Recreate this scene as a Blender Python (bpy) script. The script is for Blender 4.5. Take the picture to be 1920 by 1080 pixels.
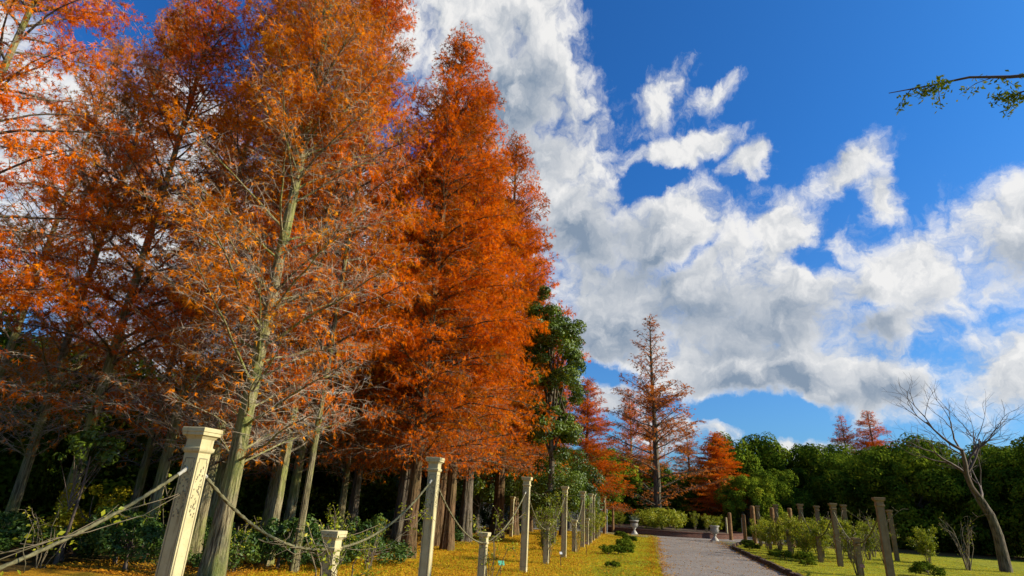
import bpy, math, random
import numpy as np
from mathutils import Matrix, Vector

# ------------------------------------------------------------------ clear
for o in list(bpy.data.objects): bpy.data.objects.remove(o)
S = bpy.context.scene
COL = S.collection
rad = math.radians

# ------------------------------------------------------------------ camera
cam = bpy.data.cameras.new('camera'); camo = bpy.data.objects.new('camera', cam); COL.objects.link(camo)
cam.sensor_width = 36; cam.lens = 20.25; cam.clip_end = 3000; cam.clip_start = 0.05
camo.matrix_world = Matrix.Translation((0, 0, 1.473)) @ Matrix.Rotation(rad(90 + 20.5), 4, 'X') @ Matrix.Rotation(rad(3.2), 4, 'Z')
S.camera = camo

# ------------------------------------------------------------------ sun, sky
SUN_EL, SUN_AZ = 31.0, 98.0            # azimuth clockwise from +Y
SUN_STRENGTH, SKY_STRENGTH, EXPOSURE = 5.0, 0.0566, 0.65
SKY_TINT, HORIZON_TINT, CLOUD_LIT, CLOUD_SHADE = (.28, 1.05, 2.0), (.60, 1.20, 1.80), (10.2, 10.1, 9.9), (2.7, 3.5, 4.6)
S.render.engine = 'CYCLES'; S.cycles.max_bounces = 4; S.cycles.diffuse_bounces = 2; S.cycles.transmission_bounces = 4; S.cycles.transparent_max_bounces = 4
sd = Vector((math.sin(rad(SUN_AZ)) * math.cos(rad(SUN_EL)), math.cos(rad(SUN_AZ)) * math.cos(rad(SUN_EL)), math.sin(rad(SUN_EL))))
sl = bpy.data.lights.new('sun', 'SUN'); sl.energy = SUN_STRENGTH; sl.angle = rad(0.5); sl.color = (1.0, 0.90, 0.74)
so = bpy.data.objects.new('sun', sl); COL.objects.link(so)
so.rotation_euler = (-sd).to_track_quat('-Z', 'Y').to_euler(); so.location = sd * 60
S.view_settings.view_transform = 'Standard'; S.view_settings.look = 'None'
S.view_settings.exposure = EXPOSURE; S.view_settings.gamma = 1.0; S.view_settings.use_curve_mapping = False

def nd(nt, typ, **kw):
    n = nt.nodes.new(typ)
    for k, v in kw.items():
        if k.startswith('i_'): n.inputs[int(k[2:])].default_value = v
        else: setattr(n, k, v)
    return n
def math_(nt, op, a, b=None, c=None, clamp=False):
    n = nt.nodes.new('ShaderNodeMath'); n.operation = op; n.use_clamp = clamp
    for i, v in enumerate((a, b, c)):
        if v is None: continue
        if isinstance(v, (int, float)): n.inputs[i].default_value = v
        else: nt.links.new(v, n.inputs[i])
    return n.outputs[0]
def smooth(nt, v, lo, hi):
    n = nt.nodes.new('ShaderNodeMapRange'); n.interpolation_type = 'SMOOTHSTEP'
    nt.links.new(v, n.inputs[0]); n.inputs[1].default_value = lo; n.inputs[2].default_value = hi
    return n.outputs[0]
def mixc(nt, fac, a, b, blend='MIX'):
    n = nt.nodes.new('ShaderNodeMix'); n.data_type = 'RGBA'; n.blend_type = blend
    for i, v in ((0, fac), (6, a), (7, b)):
        if isinstance(v, (int, float)): n.inputs[i].default_value = v
        elif isinstance(v, tuple): n.inputs[i].default_value = (*v, 1)
        else: nt.links.new(v, n.inputs[i])
    return n.outputs[2]

# cloud field: (azimuth, elevation, half width, half height, roll) in degrees
CLOUDS = [(-6.4,46,14,8,0),(-1.6,38.8,10.5,8.0,0),(2.6,33.2,8.6,5.4,0),(6.6,26.6,9.6,7.4,0),(16.0,25.2,11,5.0,-6),(27.6,24.6,3.6,3.6,30),
          (12.0,18.4,13.0,7.6,0),(23.0,18.2,15,7.2,0),(35.6,18.8,7.0,4.6,12),(23.0,13.0,13.0,3.6,0),
          (28.4,10.4,3.8,2.2,0),(34.2,10.8,5.2,3.0,0),(18.2,40.0,7.2,2.8,34),(22.8,38.4,5.6,1.8,24),
          (18.7,33.6,5.6,1.5,6),(25.4,31.8,2.8,1.3,22),(34.4,29.6,5.2,2.0,24),(36.2,26.0,1.8,2.8,10),(20.4,7.6,3.4,1.2,0),
          (26.4,5.2,5.0,1.3,0),(10.5,9.6,3.4,1.5,0),(15.8,7.4,4.0,1.8,0),(-22.3,19.9,24,11,0),(-38,24,15,10,0),(-30.4,11.1,9,7,0),(46,21,8,5.5,10),(44,11,8,4.2,0)]
BLUES = [(23.8,45.5,17,9.5,0,1.0),(33.0,36.4,9,7.0,0,.8),(14.6,30.7,4.2,1.8,6,.8),(22.4,8.9,8.4,2.2,0,1.0),(34.4,17.4,3.4,1.4,0,.7),
         (18.2,23.4,5.0,1.3,24,.62),(30.2,21.8,3.4,1.6,-20,.62),(-37,36,7.5,3.2,0,.9),(-26,34,5.0,6.2,0,.9),(9.6,12.4,4.6,1.2,-14,.9),(46,33,9,6,0,.8)]
GREYS = [(10.5,16.0,11,3.8,-4),(20.5,16.6,12,4.6,-6),(8.5,24.6,9.5,5.4,-10),(24.0,11.6,11,1.9,0),(33.5,9.6,6.5,2.6,0),(-2.0,37,10,7.5,-30),(30.5,16.0,7.5,3.4,0),(14.5,22.4,8.5,2.6,14),(-28,14,12,5,0),(44,18,6,3,0)]
W = bpy.data.worlds.new('World'); S.world = W; W.use_nodes = True
nt = W.node_tree; nt.nodes.clear()
g = nt
tc = nt.nodes.new('ShaderNodeTexCoord')
sx = g.nodes.new('ShaderNodeSeparateXYZ'); g.links.new(tc.outputs['Generated'], sx.inputs[0])
az = math_(g, 'MULTIPLY', math_(g, 'ARCTAN2', sx.outputs[0], sx.outputs[1]), 57.2958)
el = math_(g, 'MULTIPLY', math_(g, 'ARCSINE', sx.outputs[2]), 57.2958)
cx = g.nodes.new('ShaderNodeCombineXYZ'); g.links.new(az, cx.inputs[0]); g.links.new(el, cx.inputs[1])
def noise2(vec, sc, det, rough, dist=0.0):
    n = nd(g, 'ShaderNodeTexNoise', noise_dimensions='2D'); n.inputs['Scale'].default_value = sc; n.inputs['Detail'].default_value = det; n.inputs['Roughness'].default_value = rough; n.inputs['Distortion'].default_value = dist
    g.links.new(vec, n.inputs['Vector']); return n
# edge warp so that no blob keeps an oval rim
wn = noise2(cx.outputs[0], .26, 7, .58)
wv = nd(g, 'ShaderNodeVectorMath', operation='MULTIPLY_ADD'); g.links.new(wn.outputs['Color'], wv.inputs[0]); wv.inputs[1].default_value = (3.6, 3.0, 0)
wo = nd(g, 'ShaderNodeVectorMath', operation='SUBTRACT'); g.links.new(cx.outputs[0], wo.inputs[0]); wo.inputs[1].default_value = (1.8, 1.5, 0)
g.links.new(wo.outputs[0], wv.inputs[2]); P = wv.outputs[0]
ps = g.nodes.new('ShaderNodeSeparateXYZ'); g.links.new(P, ps.inputs[0])
def oval(x, y, a, b, rot, after=None):
    # distance in half-widths; each oval waits for the running value (carried in z, scaled away): keeps the shader stack small
    m = nd(g, 'ShaderNodeMapping', vector_type='TEXTURE')
    m.inputs['Location'].default_value = (x, y, 0); m.inputs['Rotation'].default_value = (0, 0, rad(rot)); m.inputs['Scale'].default_value = (a, b, 1e6)
    c_ = g.nodes.new('ShaderNodeCombineXYZ'); g.links.new(ps.outputs[0], c_.inputs[0]); g.links.new(ps.outputs[1], c_.inputs[1])
    if after is not None: g.links.new(after, c_.inputs[2])
    g.links.new(c_.outputs[0], m.inputs['Vector'])
    l = nd(g, 'ShaderNodeVectorMath', operation='LENGTH'); g.links.new(m.outputs[0], l.inputs[0])
    return l.outputs['Value']
# sky away from the listed clouds: broken cloud of the same cover
ln = nd(g, 'ShaderNodeTexNoise', noise_dimensions='3D'); ln.inputs['Scale'].default_value = 3.1; ln.inputs['Detail'].default_value = 2
g.links.new(tc.outputs['Generated'], ln.inputs['Vector'])
acc = math_(g, 'MULTIPLY_ADD', ln.outputs['Fac'], -3.2, 3.05)
acc = math_(g, 'ADD', acc, math_(g, 'MULTIPLY', smooth(g, oval(8, 22, 62, 46, 0), 1.0, .6), 1.8))
for c in CLOUDS:
    n = nd(g, 'ShaderNodeMath', operation='SMOOTH_MIN'); n.inputs[2].default_value = .22
    g.links.new(acc, n.inputs[0]); g.links.new(oval(*c, after=acc), n.inputs[1]); acc = n.outputs[0]
acc = math_(g, 'MINIMUM', math_(g, 'SUBTRACT', 1.20, acc), 1.0)
for b in BLUES:
    acc = math_(g, 'SUBTRACT', acc, math_(g, 'MULTIPLY', smooth(g, oval(*b[:5], after=acc), 1.25, .0), 1.35 * b[5]))
grey = None; last = acc
for c in GREYS:
    v = smooth(g, oval(*c, after=last), 1.35, .15); last = v if grey is None else math_(g, 'MAXIMUM', grey, v); grey = last
f_a = noise2(P, .135, 11, .585).outputs['Fac']
vo = nd(g, 'ShaderNodeTexVoronoi', voronoi_dimensions='2D', feature='F1'); vo.inputs['Scale'].default_value = .42; vo.inputs['Detail'].default_value = 4; vo.inputs['Roughness'].default_value = .58; vo.inputs['Lacunarity'].default_value = 2.3
vs = nd(g, 'ShaderNodeVectorMath', operation='ADD'); g.links.new(P, vs.inputs[0]); g.links.new(wn.outputs['Color'], vs.inputs[1]); g.links.new(vs.outputs[0], vo.inputs['Vector'])
f_v = math_(g, 'SUBTRACT', .60, vo.outputs['Distance'])
ov = nd(g, 'ShaderNodeVectorMath', operation='ADD'); g.links.new(P, ov.inputs[0]); ov.inputs[1].default_value = (.9, 1.3, 0)
f_b = noise2(ov.outputs[0], .135, 4, .52).outputs['Fac']
f0 = math_(g, 'ADD', acc, math_(g, 'MULTIPLY_ADD', f_a, 2.0, -1.0))
f0 = math_(g, 'ADD', f0, math_(g, 'MULTIPLY', f_v, .30))
f_c = noise2(P, .135, 4, .52).outputs['Fac']
relief = math_(g, 'SUBTRACT', f_c, f_b)
sky = nt.nodes.new('ShaderNodeTexSky'); sky.sky_type = 'NISHITA'; sky.sun_disc = False
sky.sun_elevation = rad(SUN_EL); sky.sun_rotation = rad(SUN_AZ); sky.altitude = 200; sky.air_density = 1.0; sky.dust_density = 2.0; sky.ozone_density = 2.2
skyc = mixc(nt, 1.0, sky.outputs[0], mixc(nt, smooth(nt, el, 2.0, 34.0), HORIZON_TINT, SKY_TINT), 'MULTIPLY')
alpha = smooth(nt, f0, -0.20, 0.60)
deep = smooth(nt, f0, .0, .95)
sh = math_(nt, 'ADD', math_(nt, 'MULTIPLY', deep, math_(nt, 'MULTIPLY_ADD', grey, .80, .06)), math_(nt, 'MULTIPLY_ADD', f_v, -.40, math_(nt, 'MULTIPLY', relief, -1.9)), clamp=True)
cc = mixc(nt, sh, CLOUD_LIT, CLOUD_SHADE)
col = mixc(nt, math_(nt, 'MULTIPLY', alpha, .97), skyc, cc)
bg = nt.nodes.new('ShaderNodeBackground'); bg.inputs[1].default_value = SKY_STRENGTH; nt.links.new(col, bg.inputs[0])
wout = nt.nodes.new('ShaderNodeOutputWorld'); nt.links.new(bg.outputs[0], wout.inputs[0])
W.cycles.sampling_method = 'NONE'

# ------------------------------------------------------------------ materials
def new_mat(name):
    m = bpy.data.materials.new(name); m.use_nodes = True; t = m.node_tree; t.nodes.clear()
    return m, t, t.nodes.new('ShaderNodeOutputMaterial')
def noise(t, vec, scale, detail=4, rough=.55, dim='3D'):
    n = nd(t, 'ShaderNodeTexNoise', noise_dimensions=dim); n.inputs['Scale'].default_value = scale; n.inputs['Detail'].default_value = detail; n.inputs['Roughness'].default_value = rough
    if vec is not None: t.links.new(vec, n.inputs['Vector'])
    return n.outputs['Fac']
def ramp(t, fac, stops):
    r = t.nodes.new('ShaderNodeValToRGB'); t.links.new(fac, r.inputs[0])
    e = r.color_ramp.elements
    while len(e) < len(stops): e.new(.5)
    for k, (p, c) in zip(e, stops): k.position = p; k.color = (*c, 1)
    return r.outputs[0]
def coords(t, kind='Object', scale=None):
    c = t.nodes.new('ShaderNodeTexCoord').outputs[kind]
    if scale:
        m = t.nodes.new('ShaderNodeMapping'); m.inputs['Scale'].default_value = scale; t.links.new(c, m.inputs[0]); c = m.outputs[0]
    return c
def bump(t, h, strength, dist):
    b = t.nodes.new('ShaderNodeBump'); b.inputs['Strength'].default_value = strength; b.inputs['Distance'].default_value = dist; t.links.new(h, b.inputs['Height']); return b.outputs[0]
def principled(t, out, col, rough=.8, nrm=None, spec=.3):
    p = t.nodes.new('ShaderNodeBsdfPrincipled'); p.inputs['Roughness'].default_value = rough; p.inputs['Specular IOR Level'].default_value = spec
    if isinstance(col, tuple): p.inputs['Base Color'].default_value = (*col, 1)
    else: t.links.new(col, p.inputs['Base Color'])
    if nrm is not None: t.links.new(nrm, p.inputs['Normal'])
    t.links.new(p.outputs[0], out.inputs[0]); return p

def leaf_mat(name, stops, patch=1.1, transl=.32, gloss=0.0, wv=.45, grough=.35, objvar=.22):
    m, t, out = new_mat(name)
    at = nd(t, 'ShaderNodeAttribute', attribute_name='v').outputs['Fac']
    oi = t.nodes.new('ShaderNodeObjectInfo')
    n = noise(t, coords(t), patch, 3, .5)
    v = math_(t, 'ADD', math_(t, 'MULTIPLY', at, wv), math_(t, 'MULTIPLY', smooth(t, n, .3, .7), 1 - wv - objvar))
    v = math_(t, 'ADD', v, math_(t, 'MULTIPLY', oi.outputs['Random'], objvar))
    v = math_(t, 'MULTIPLY_ADD', v, 1.25, -.12, clamp=True)
    c = ramp(t, v, stops)
    d = t.nodes.new('ShaderNodeBsdfDiffuse'); t.links.new(c, d.inputs[0])
    tr = t.nodes.new('ShaderNodeBsdfTranslucent'); t.links.new(c, tr.inputs[0])
    mx = t.nodes.new('ShaderNodeMixShader'); mx.inputs[0].default_value = transl; t.links.new(d.outputs[0], mx.inputs[1]); t.links.new(tr.outputs[0], mx.inputs[2])
    o = mx.outputs[0]
    if gloss:
        gl = t.nodes.new('ShaderNodeBsdfGlossy'); gl.inputs['Roughness'].default_value = grough; gl.inputs[0].default_value = (.9, .95, 1, 1)
        m2 = t.nodes.new('ShaderNodeMixShader'); m2.inputs[0].default_value = gloss; t.links.new(o, m2.inputs[1]); t.links.new(gl.outputs[0], m2.inputs[2]); o = m2.outputs[0]
    t.links.new(o, out.inputs[0]); return m
M = {}
M['orange'] = leaf_mat('redwood_needles', [(0, (.24, .125, .014)), (.18, (.32, .085, .005)), (.38, (.52, .105, .003)), (.58, (.80, .165, .003)), (.80, (.88, .235, .004)), (1, (.80, .36, .014))], transl=.42)
M['amber'] = leaf_mat('redwood_needles_amber', [(0, (.26, .15, .018)), (.22, (.34, .125, .008)), (.45, (.58, .165, .005)), (.7, (.82, .235, .006)), (1, (.74, .35, .02))], transl=.42)
M['russet'] = leaf_mat('redwood_needles_russet', [(0, (.22, .075, .025)), (.4, (.48, .15, .03)), (.75, (.66, .20, .02)), (1, (.62, .28, .035))], transl=.42)
M['evergreen'] = leaf_mat('evergreen_leaves', [(0, (.018, .036, .004)), (.4, (.058, .092, .008)), (.75, (.14, .175, .011)), (1, (.26, .26, .018))], transl=.20, patch=.8)
M['green'] = leaf_mat('broad_leaves', [(0, (.03, .055, .004)), (.4, (.10, .15, .007)), (.75, (.21, .28, .010)), (1, (.34, .37, .02))], transl=.25, gloss=.025, grough=.45, patch=.9)
M['rose'] = leaf_mat('rose_leaves', [(0, (.08, .11, .01)), (.4, (.22, .25, .015)), (.75, (.38, .37, .02)), (1, (.52, .44, .04))], transl=.35, gloss=.01, patch=3)
M['yellowleaf'] = leaf_mat('yellow_leaves', [(0, (.20, .18, .01)), (.5, (.42, .34, .015)), (1, (.55, .44, .03))], transl=.35, patch=3)
M['ivy'] = leaf_mat('undergrowth_leaves', [(0, (.015, .04, .006)), (.5, (.05, .10, .012)), (.85, (.13, .17, .02)), (1, (.30, .26, .03))], transl=.25, gloss=.015, grough=.5, patch=2)
M['cushion'] = leaf_mat('cushion_leaves', [(0, (.025, .05, .006)), (.6, (.13, .18, .014)), (1, (.30, .31, .02))], transl=.15, patch=4)
M['grass'] = leaf_mat('grass_blades', [(0, (.20, .23, .012)), (.3, (.42, .42, .015)), (.6, (.60, .48, .018)), (1, (.68, .42, .02))], transl=.35, patch=.5, wv=.5, objvar=0)
M['litter'] = leaf_mat('fallen_needles', [(0, (.26, .09, .01)), (.5, (.52, .22, .015)), (1, (.70, .40, .03))], transl=.2, patch=.8, wv=.6, objvar=0)
M['dusty'] = leaf_mat('dusty_leaves', [(0, (.10, .13, .08)), (1, (.30, .34, .20))], transl=.2, patch=3)

def bark_mat(name, dark, light, moss, mossamt, sc=1.0):
    m, t, out = new_mat(name)
    co = coords(t, 'Object', (9 * sc, 9 * sc, 1.3 * sc)); n = noise(t, co, 2.2, 6, .62)
    n2 = noise(t, coords(t), 1.3, 3); n3 = noise(t, coords(t, 'Object', (30, 30, 5)), 2, 3)
    c = ramp(t, n, [(.36, dark), (.60, light)])
    c = mixc(t, math_(t, 'MULTIPLY', smooth(t, n2, .38, .66), mossamt), c, moss)
    h = math_(t, 'ADD', n, math_(t, 'MULTIPLY', n3, .4))
    principled(t, out, c, .9, bump(t, h, 1.0, .05 / sc), .1); return m
M['bark_moss'] = bark_mat('mossy_bark', (.05, .034, .016), (.46, .38, .20), (.33, .36, .07), .7)
M['bark_red'] = bark_mat('fibrous_bark', (.055, .028, .014), (.27, .16, .075), (.18, .17, .06), .30)
M['bark_grey'] = bark_mat('grey_bark', (.05, .038, .026), (.26, .205, .14), (.17, .17, .06), .25)
def plain(name, a, b, sc=6, rough=.85, bs=.3, bd=.01, spec=.2):
    m, t, out = new_mat(name); n = noise(t, coords(t), sc, 5, .6)
    principled(t, out, mixc(t, smooth(t, n, .3, .7), a, b), rough, bump(t, n, bs, bd), spec); return m
M['twig'] = plain('twig_bark', (.42, .33, .22), (.62, .52, .37), 3)
M['twig_mid'] = plain('twig_bark_mid', (.16, .10, .06), (.30, .21, .13), 3)
M['twig_dark'] = plain('twig_bark_dark', (.10, .07, .05), (.20, .15, .11), 3)
M['cane'] = plain('rose_cane', (.12, .10, .05), (.26, .20, .12), 5)
M['rope'] = plain('hemp_rope', (.11, .10, .045), (.24, .21, .105), 30, .95, .6, .004)
M['wrap'] = plain('white_wrap', (.42, .39, .30), (.55, .52, .42), 20)
M['wood'] = plain('round_timber', (.20, .10, .035), (.38, .21, .08), 7, .85)
M['steel'] = plain('galvanised_steel', (.30, .31, .30), (.42, .43, .42), 9, .5, .1, .002)
M['tag_green'] = plain('green_plate', (.10, .42, .24), (.14, .50, .30), 9, .5, .05, .001)
M['tag_dark'] = plain('dark_plate', (.09, .045, .03), (.14, .07, .05), 9, .5, .05, .001)
M['tag_white'] = plain('white_plate', (.6, .6, .56), (.72, .72, .68), 9, .5, .05, .001)
M['soil'] = plain('bed_soil', (.05, .032, .018), (.10, .065, .035), 5, .95, .8, .03)
M['petal'] = plain('pink_petal', (.62, .12, .16), (.75, .22, .25), 8)
M['petal_w'] = plain('white_petal', (.7, .68, .6), (.8, .78, .72), 8)
M['edging'] = plain('edging_stone', (.06, .035, .018), (.17, .10, .05), 8, .9, .8, .02)

def stone_mat(name, a, b, stain, amt):
    m, t, out = new_mat(name)
    n = noise(t, coords(t), 5, 6, .65); n2 = noise(t, coords(t, 'Object', (14, 14, 1.6)), 1.5, 5, .6); n3 = noise(t, coords(t), 60, 3, .6)
    c = mixc(t, smooth(t, n, .3, .7), a, b)
    c = mixc(t, math_(t, 'MULTIPLY', smooth(t, n2, .52, .72), amt), c, stain)
    c = mixc(t, math_(t, 'MULTIPLY', smooth(t, n3, .60, .70), .35), c, stain)
    principled(t, out, c, .9, bump(t, math_(t, 'ADD', n, math_(t, 'MULTIPLY', n3, .5)), .5, .006), .15); return m
M['stone'] = stone_mat('pale_cast_stone', (.58, .48, .23), (.70, .60, .32), (.26, .18, .07), .6)
M['stone_shade_brown'] = stone_mat('weathered_shade_toned_stone', (.30, .19, .085), (.40, .27, .13), (.17, .11, .05), .6)  # pale posts' stone with shade put into the colour, plus some dirt
M['carving'] = stone_mat('carved_stone', (.24, .20, .11), (.36, .30, .18), (.14, .11, .06), .5)
M['urn'] = stone_mat('white_urn_stone', (.50, .46, .37), (.64, .59, .48), (.26, .22, .15), .5)

# ground materials
def lat_node(t):
    gp = t.nodes.new('ShaderNodeNewGeometry').outputs['Position']
    s = t.nodes.new('ShaderNodeSeparateXYZ'); t.links.new(gp, s.inputs[0])
    return gp, math_(t, 'SUBTRACT', math_(t, 'MULTIPLY', s.outputs[0], .9701), math_(t, 'MULTIPLY', s.outputs[1], .2425))
def lawn_mat(name, golden):
    m, t, out = new_mat(name); gp, lat = lat_node(t)
    n1 = noise(t, gp, .55, 4, .6); n2 = noise(t, gp, 3.5, 5, .65); n3 = noise(t, gp, 38, 3, .7)
    green = mixc(t, smooth(t, n2, .35, .7), (.22, .24, .012), (.48, .43, .014))
    gold = mixc(t, smooth(t, n2, .3, .7), (.42, .18, .012), (.64, .33, .014))
    k = smooth(t, math_(t, 'ADD', math_(t, 'MULTIPLY', lat, -1.0), math_(t, 'MULTIPLY_ADD', n1, 5.0, -2.5)), *golden)
    c = mixc(t, k, green, gold)
    c = mixc(t, math_(t, 'MULTIPLY', smooth(t, n3, .48, .66), .55), c, (.10, .085, .012))
    n4 = noise(t, gp, 1.6, 5, .65); n5 = noise(t, gp, .9, 3, .5)
    c = mixc(t, math_(t, 'MULTIPLY', smooth(t, n4, .56, .68), .60), c, (.20, .115, .02))
    c = mixc(t, math_(t, 'MULTIPLY', smooth(t, n5, .54, .68), .50), c, (.13, .17, .014))
    c = mixc(t, math_(t, 'MULTIPLY', smooth(t, n1, .60, .72), .45), c, (.30, .13, .02))
    principled(t, out, c, .95, bump(t, math_(t, 'ADD', n3, n2), .9, .05), .1); return m
M['lawn_l'] = lawn_mat('golden_lawn', (.4, 3.6)); M['lawn_r'] = lawn_mat('yellow_green_lawn', (-3.0, 6.0))
m, t, out = new_mat('woodland_floor'); gp, lat = lat_node(t)
n1 = noise(t, gp, .4, 5, .6); n2 = noise(t, gp, 9, 5, .7)
c = mixc(t, smooth(t, n1, .35, .65), mixc(t, smooth(t, n2, .35, .7), (.04, .025, .012), (.20, .10, .02)), mixc(t, smooth(t, n2, .35, .7), (.04, .045, .012), (.16, .12, .02)))
principled(t, out, c, .95, bump(t, n2, .9, .06), .1); M['floor'] = m
m, t, out = new_mat('asphalt_path'); gp, lat = lat_node(t)
n1 = noise(t, gp, .7, 4, .6); n2 = noise(t, gp, 45, 3, .8); n3 = noise(t, gp, 5, 4, .6)
c = mixc(t, smooth(t, n2, .36, .66), (.13, .108, .088), (.42, .36, .295))
c = mixc(t, smooth(t, n1, .42, .68), c, mixc(t, n2, (.16, .13, .10), (.34, .28, .22)))
c = mixc(t, math_(t, 'MULTIPLY', smooth(t, n3, .60, .74), .35), c, (.14, .12, .10))
n6 = noise(t, gp, .28, 5, .7); c = mixc(t, math_(t, 'MULTIPLY', smooth(t, n6, .50, .62), .40), c, (.20, .175, .145))
vk = nd(t, 'ShaderNodeTexVoronoi', feature='DISTANCE_TO_EDGE'); vk.inputs['Scale'].default_value = .32; wv_ = nd(t, 'ShaderNodeVectorMath', operation='ADD'); t.links.new(gp, wv_.inputs[0])
nn_ = nd(t, 'ShaderNodeTexNoise'); nn_.inputs['Scale'].default_value = 1.1; nn_.inputs['Detail'].default_value = 4; t.links.new(gp, nn_.inputs['Vector']); t.links.new(nn_.outputs['Color'], wv_.inputs[1]); t.links.new(wv_.outputs[0], vk.inputs['Vector'])
c = mixc(t, math_(t, 'MULTIPLY', smooth(t, vk.outputs['Distance'], .012, .004), .55), c, (.07, .06, .05))
principled(t, out, c, .9, bump(t, n2, .6, .02), .2); M['asphalt'] = m
m, t, out = new_mat('brick_edging'); br = t.nodes.new('ShaderNodeTexBrick')
t.links.new(coords(t, 'UV'), br.inputs[0]); br.inputs['Color1'].default_value = (.20, .075, .045, 1); br.inputs['Color2'].default_value = (.12, .05, .035, 1); br.inputs['Mortar'].default_value = (.20, .17, .13, 1)
br.inputs['Scale'].default_value = 1; br.inputs['Brick Width'].default_value = .22; br.inputs['Row Height'].default_value = .07; br.inputs['Mortar Size'].default_value = .008
principled(t, out, br.outputs[0], .9, bump(t, br.outputs['Fac'], .5, -.01), .1); M['brick'] = m

# all pigments were mixed for a darker exposure: bring every material's own colours to real-world reflectance
for key_, m_ in M.items():
    PIGMENT = {'orange': 1.0, 'amber': 1.0, 'russet': 1.0, 'evergreen': 1.3, 'green': .72, 'rose': .95, 'ivy': .9, 'grass': .9, 'litter': .9, 'lawn_l': .85, 'lawn_r': .85}.get(key_, .74)
    for n_ in m_.node_tree.nodes:
        if n_.type == 'VALTORGB':
            for e_ in n_.color_ramp.elements: e_.color = (*[c_ * PIGMENT for c_ in e_.color[:3]], 1)
        elif n_.type in ('MIX', 'TEX_BRICK'):
            for k_ in ((6, 7) if n_.type == 'MIX' else (1, 2, 3)):
                if not n_.inputs[k_].is_linked: n_.inputs[k_].default_value = (*[c_ * PIGMENT for c_ in n_.inputs[k_].default_value[:3]], 1)

# ------------------------------------------------------------------ mesh helpers
class MB:
    def __init__(s): s.V = []; s.F = []; s.A = []; s.n = 0; s.UV = None
    def add(s, V, F, mi=0, a=0.5):
        V = np.asarray(V, np.float32).reshape(-1, 3); F = np.asarray(F, np.int32)
        a = np.broadcast_to(np.asarray(a, np.float32), (len(V),))
        s.V.append(V); s.F.append((F + s.n, mi)); s.A.append(a); s.n += len(V)
    def mesh(s, name, mats, smooth_=False):
        me = bpy.data.meshes.new(name)
        V = np.concatenate(s.V); me.vertices.add(len(V)); me.vertices.foreach_set('co', V.ravel())
        loops = np.concatenate([f.ravel() for f, _ in s.F]); tot = np.concatenate([np.full(len(f), f.shape[1], np.int32) for f, _ in s.F])
        mi = np.concatenate([np.full(len(f), m_, np.int32) for f, m_ in s.F])
        st = np.concatenate([[0], np.cumsum(tot)[:-1]]).astype(np.int32)
        me.loops.add(len(loops)); me.loops.foreach_set('vertex_index', loops)
        me.polygons.add(len(tot)); me.polygons.foreach_set('loop_start', st); me.polygons.foreach_set('loop_total', tot)
        me.polygons.foreach_set('material_index', mi)
        me.polygons.foreach_set('use_smooth', np.full(len(tot), bool(smooth_)))
        at = me.attributes.new('v', 'FLOAT', 'POINT'); at.data.foreach_set('value', np.concatenate(s.A))
        for m_ in mats: me.materials.append(M[m_])
        me.update(calc_edges=True); return me
def norm(v): return v / np.maximum(np.linalg.norm(v, axis=-1, keepdims=True), 1e-9)
def tubes(mb, P, R, sides, mi=0, a=.5, cap=False, lobes=None):
    """P (B,n,3) centre lines, R (B,n) radii"""
    P = np.asarray(P, float); R = np.asarray(R, float)
    if P.ndim == 2: P = P[None]; R = R[None]
    B, n, _ = P.shape
    T = norm(np.gradient(P, axis=1)); ref = np.where(np.abs(T[:, :1, 2:3]) > .95, np.array([1., 0, 0]), np.array([0, 0, 1.]))
    U = norm(np.cross(np.broadcast_to(ref, T.shape), T)); Wv = np.cross(T, U)
    th = np.arange(sides) * 2 * np.pi / sides
    rr = np.broadcast_to(R[..., None], (B, n, sides))
    if lobes is not None: rr = rr * lobes(np.arange(n)[:, None], th[None])
    V = P[:, :, None] + rr[..., None] * (np.cos(th)[:, None] * U[:, :, None] + np.sin(th)[:, None] * Wv[:, :, None])
    idx = np.arange(B * n * sides).reshape(B, n, sides); nx = np.roll(idx, -1, axis=2)
    F = np.stack([idx[:, :-1], nx[:, :-1], nx[:, 1:], idx[:, 1:]], -1).reshape(-1, 4)
    mb.add(V, F, mi, a)
    if cap:
        V2 = V[:, -1].reshape(-1, 3); f = np.arange(B * sides).reshape(B, sides); mb.add(V2, f, mi, a)
def box(mb, c, s, mi=0, rz=0.0, a=.5):
    x, y, z = s[0] / 2, s[1] / 2, s[2] / 2
    V = np.array([(-x, -y, -z), (x, -y, -z), (x, y, -z), (-x, y, -z), (-x, -y, z), (x, -y, z), (x, y, z), (-x, y, z)])
    if rz: V = V @ np.array([[math.cos(rz), math.sin(rz), 0], [-math.sin(rz), math.cos(rz), 0], [0, 0, 1]])
    mb.add(V + np.asarray(c), [(3, 2, 1, 0), (4, 5, 6, 7), (0, 1, 5, 4), (1, 2, 6, 5), (2, 3, 7, 6), (3, 0, 4, 7)], mi, a)
def lathe(mb, prof, sides, mi=0, rot=0.0, a=.5, sq=False):
    prof = np.array(prof, float); th = rot + np.arange(sides) * 2 * np.pi / sides
    k = math.sqrt(2) if sq else 1.0
    if sq: th = th + np.pi / 4
    V = np.stack([prof[:, None, 0] * k * np.cos(th), prof[:, None, 0] * k * np.sin(th), np.broadcast_to(prof[:, None, 1], (len(prof), sides))], -1)
    idx = np.arange(len(prof) * sides).reshape(len(prof), sides); nx = np.roll(idx, -1, 1)
    mb.add(V, np.stack([idx[:-1], nx[:-1], nx[1:], idx[1:]], -1).reshape(-1, 4), mi, a)
    mb.add(V[-1], np.arange(sides)[None], mi, a); mb.add(V[0], np.arange(sides)[::-1][None], mi, a)
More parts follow.
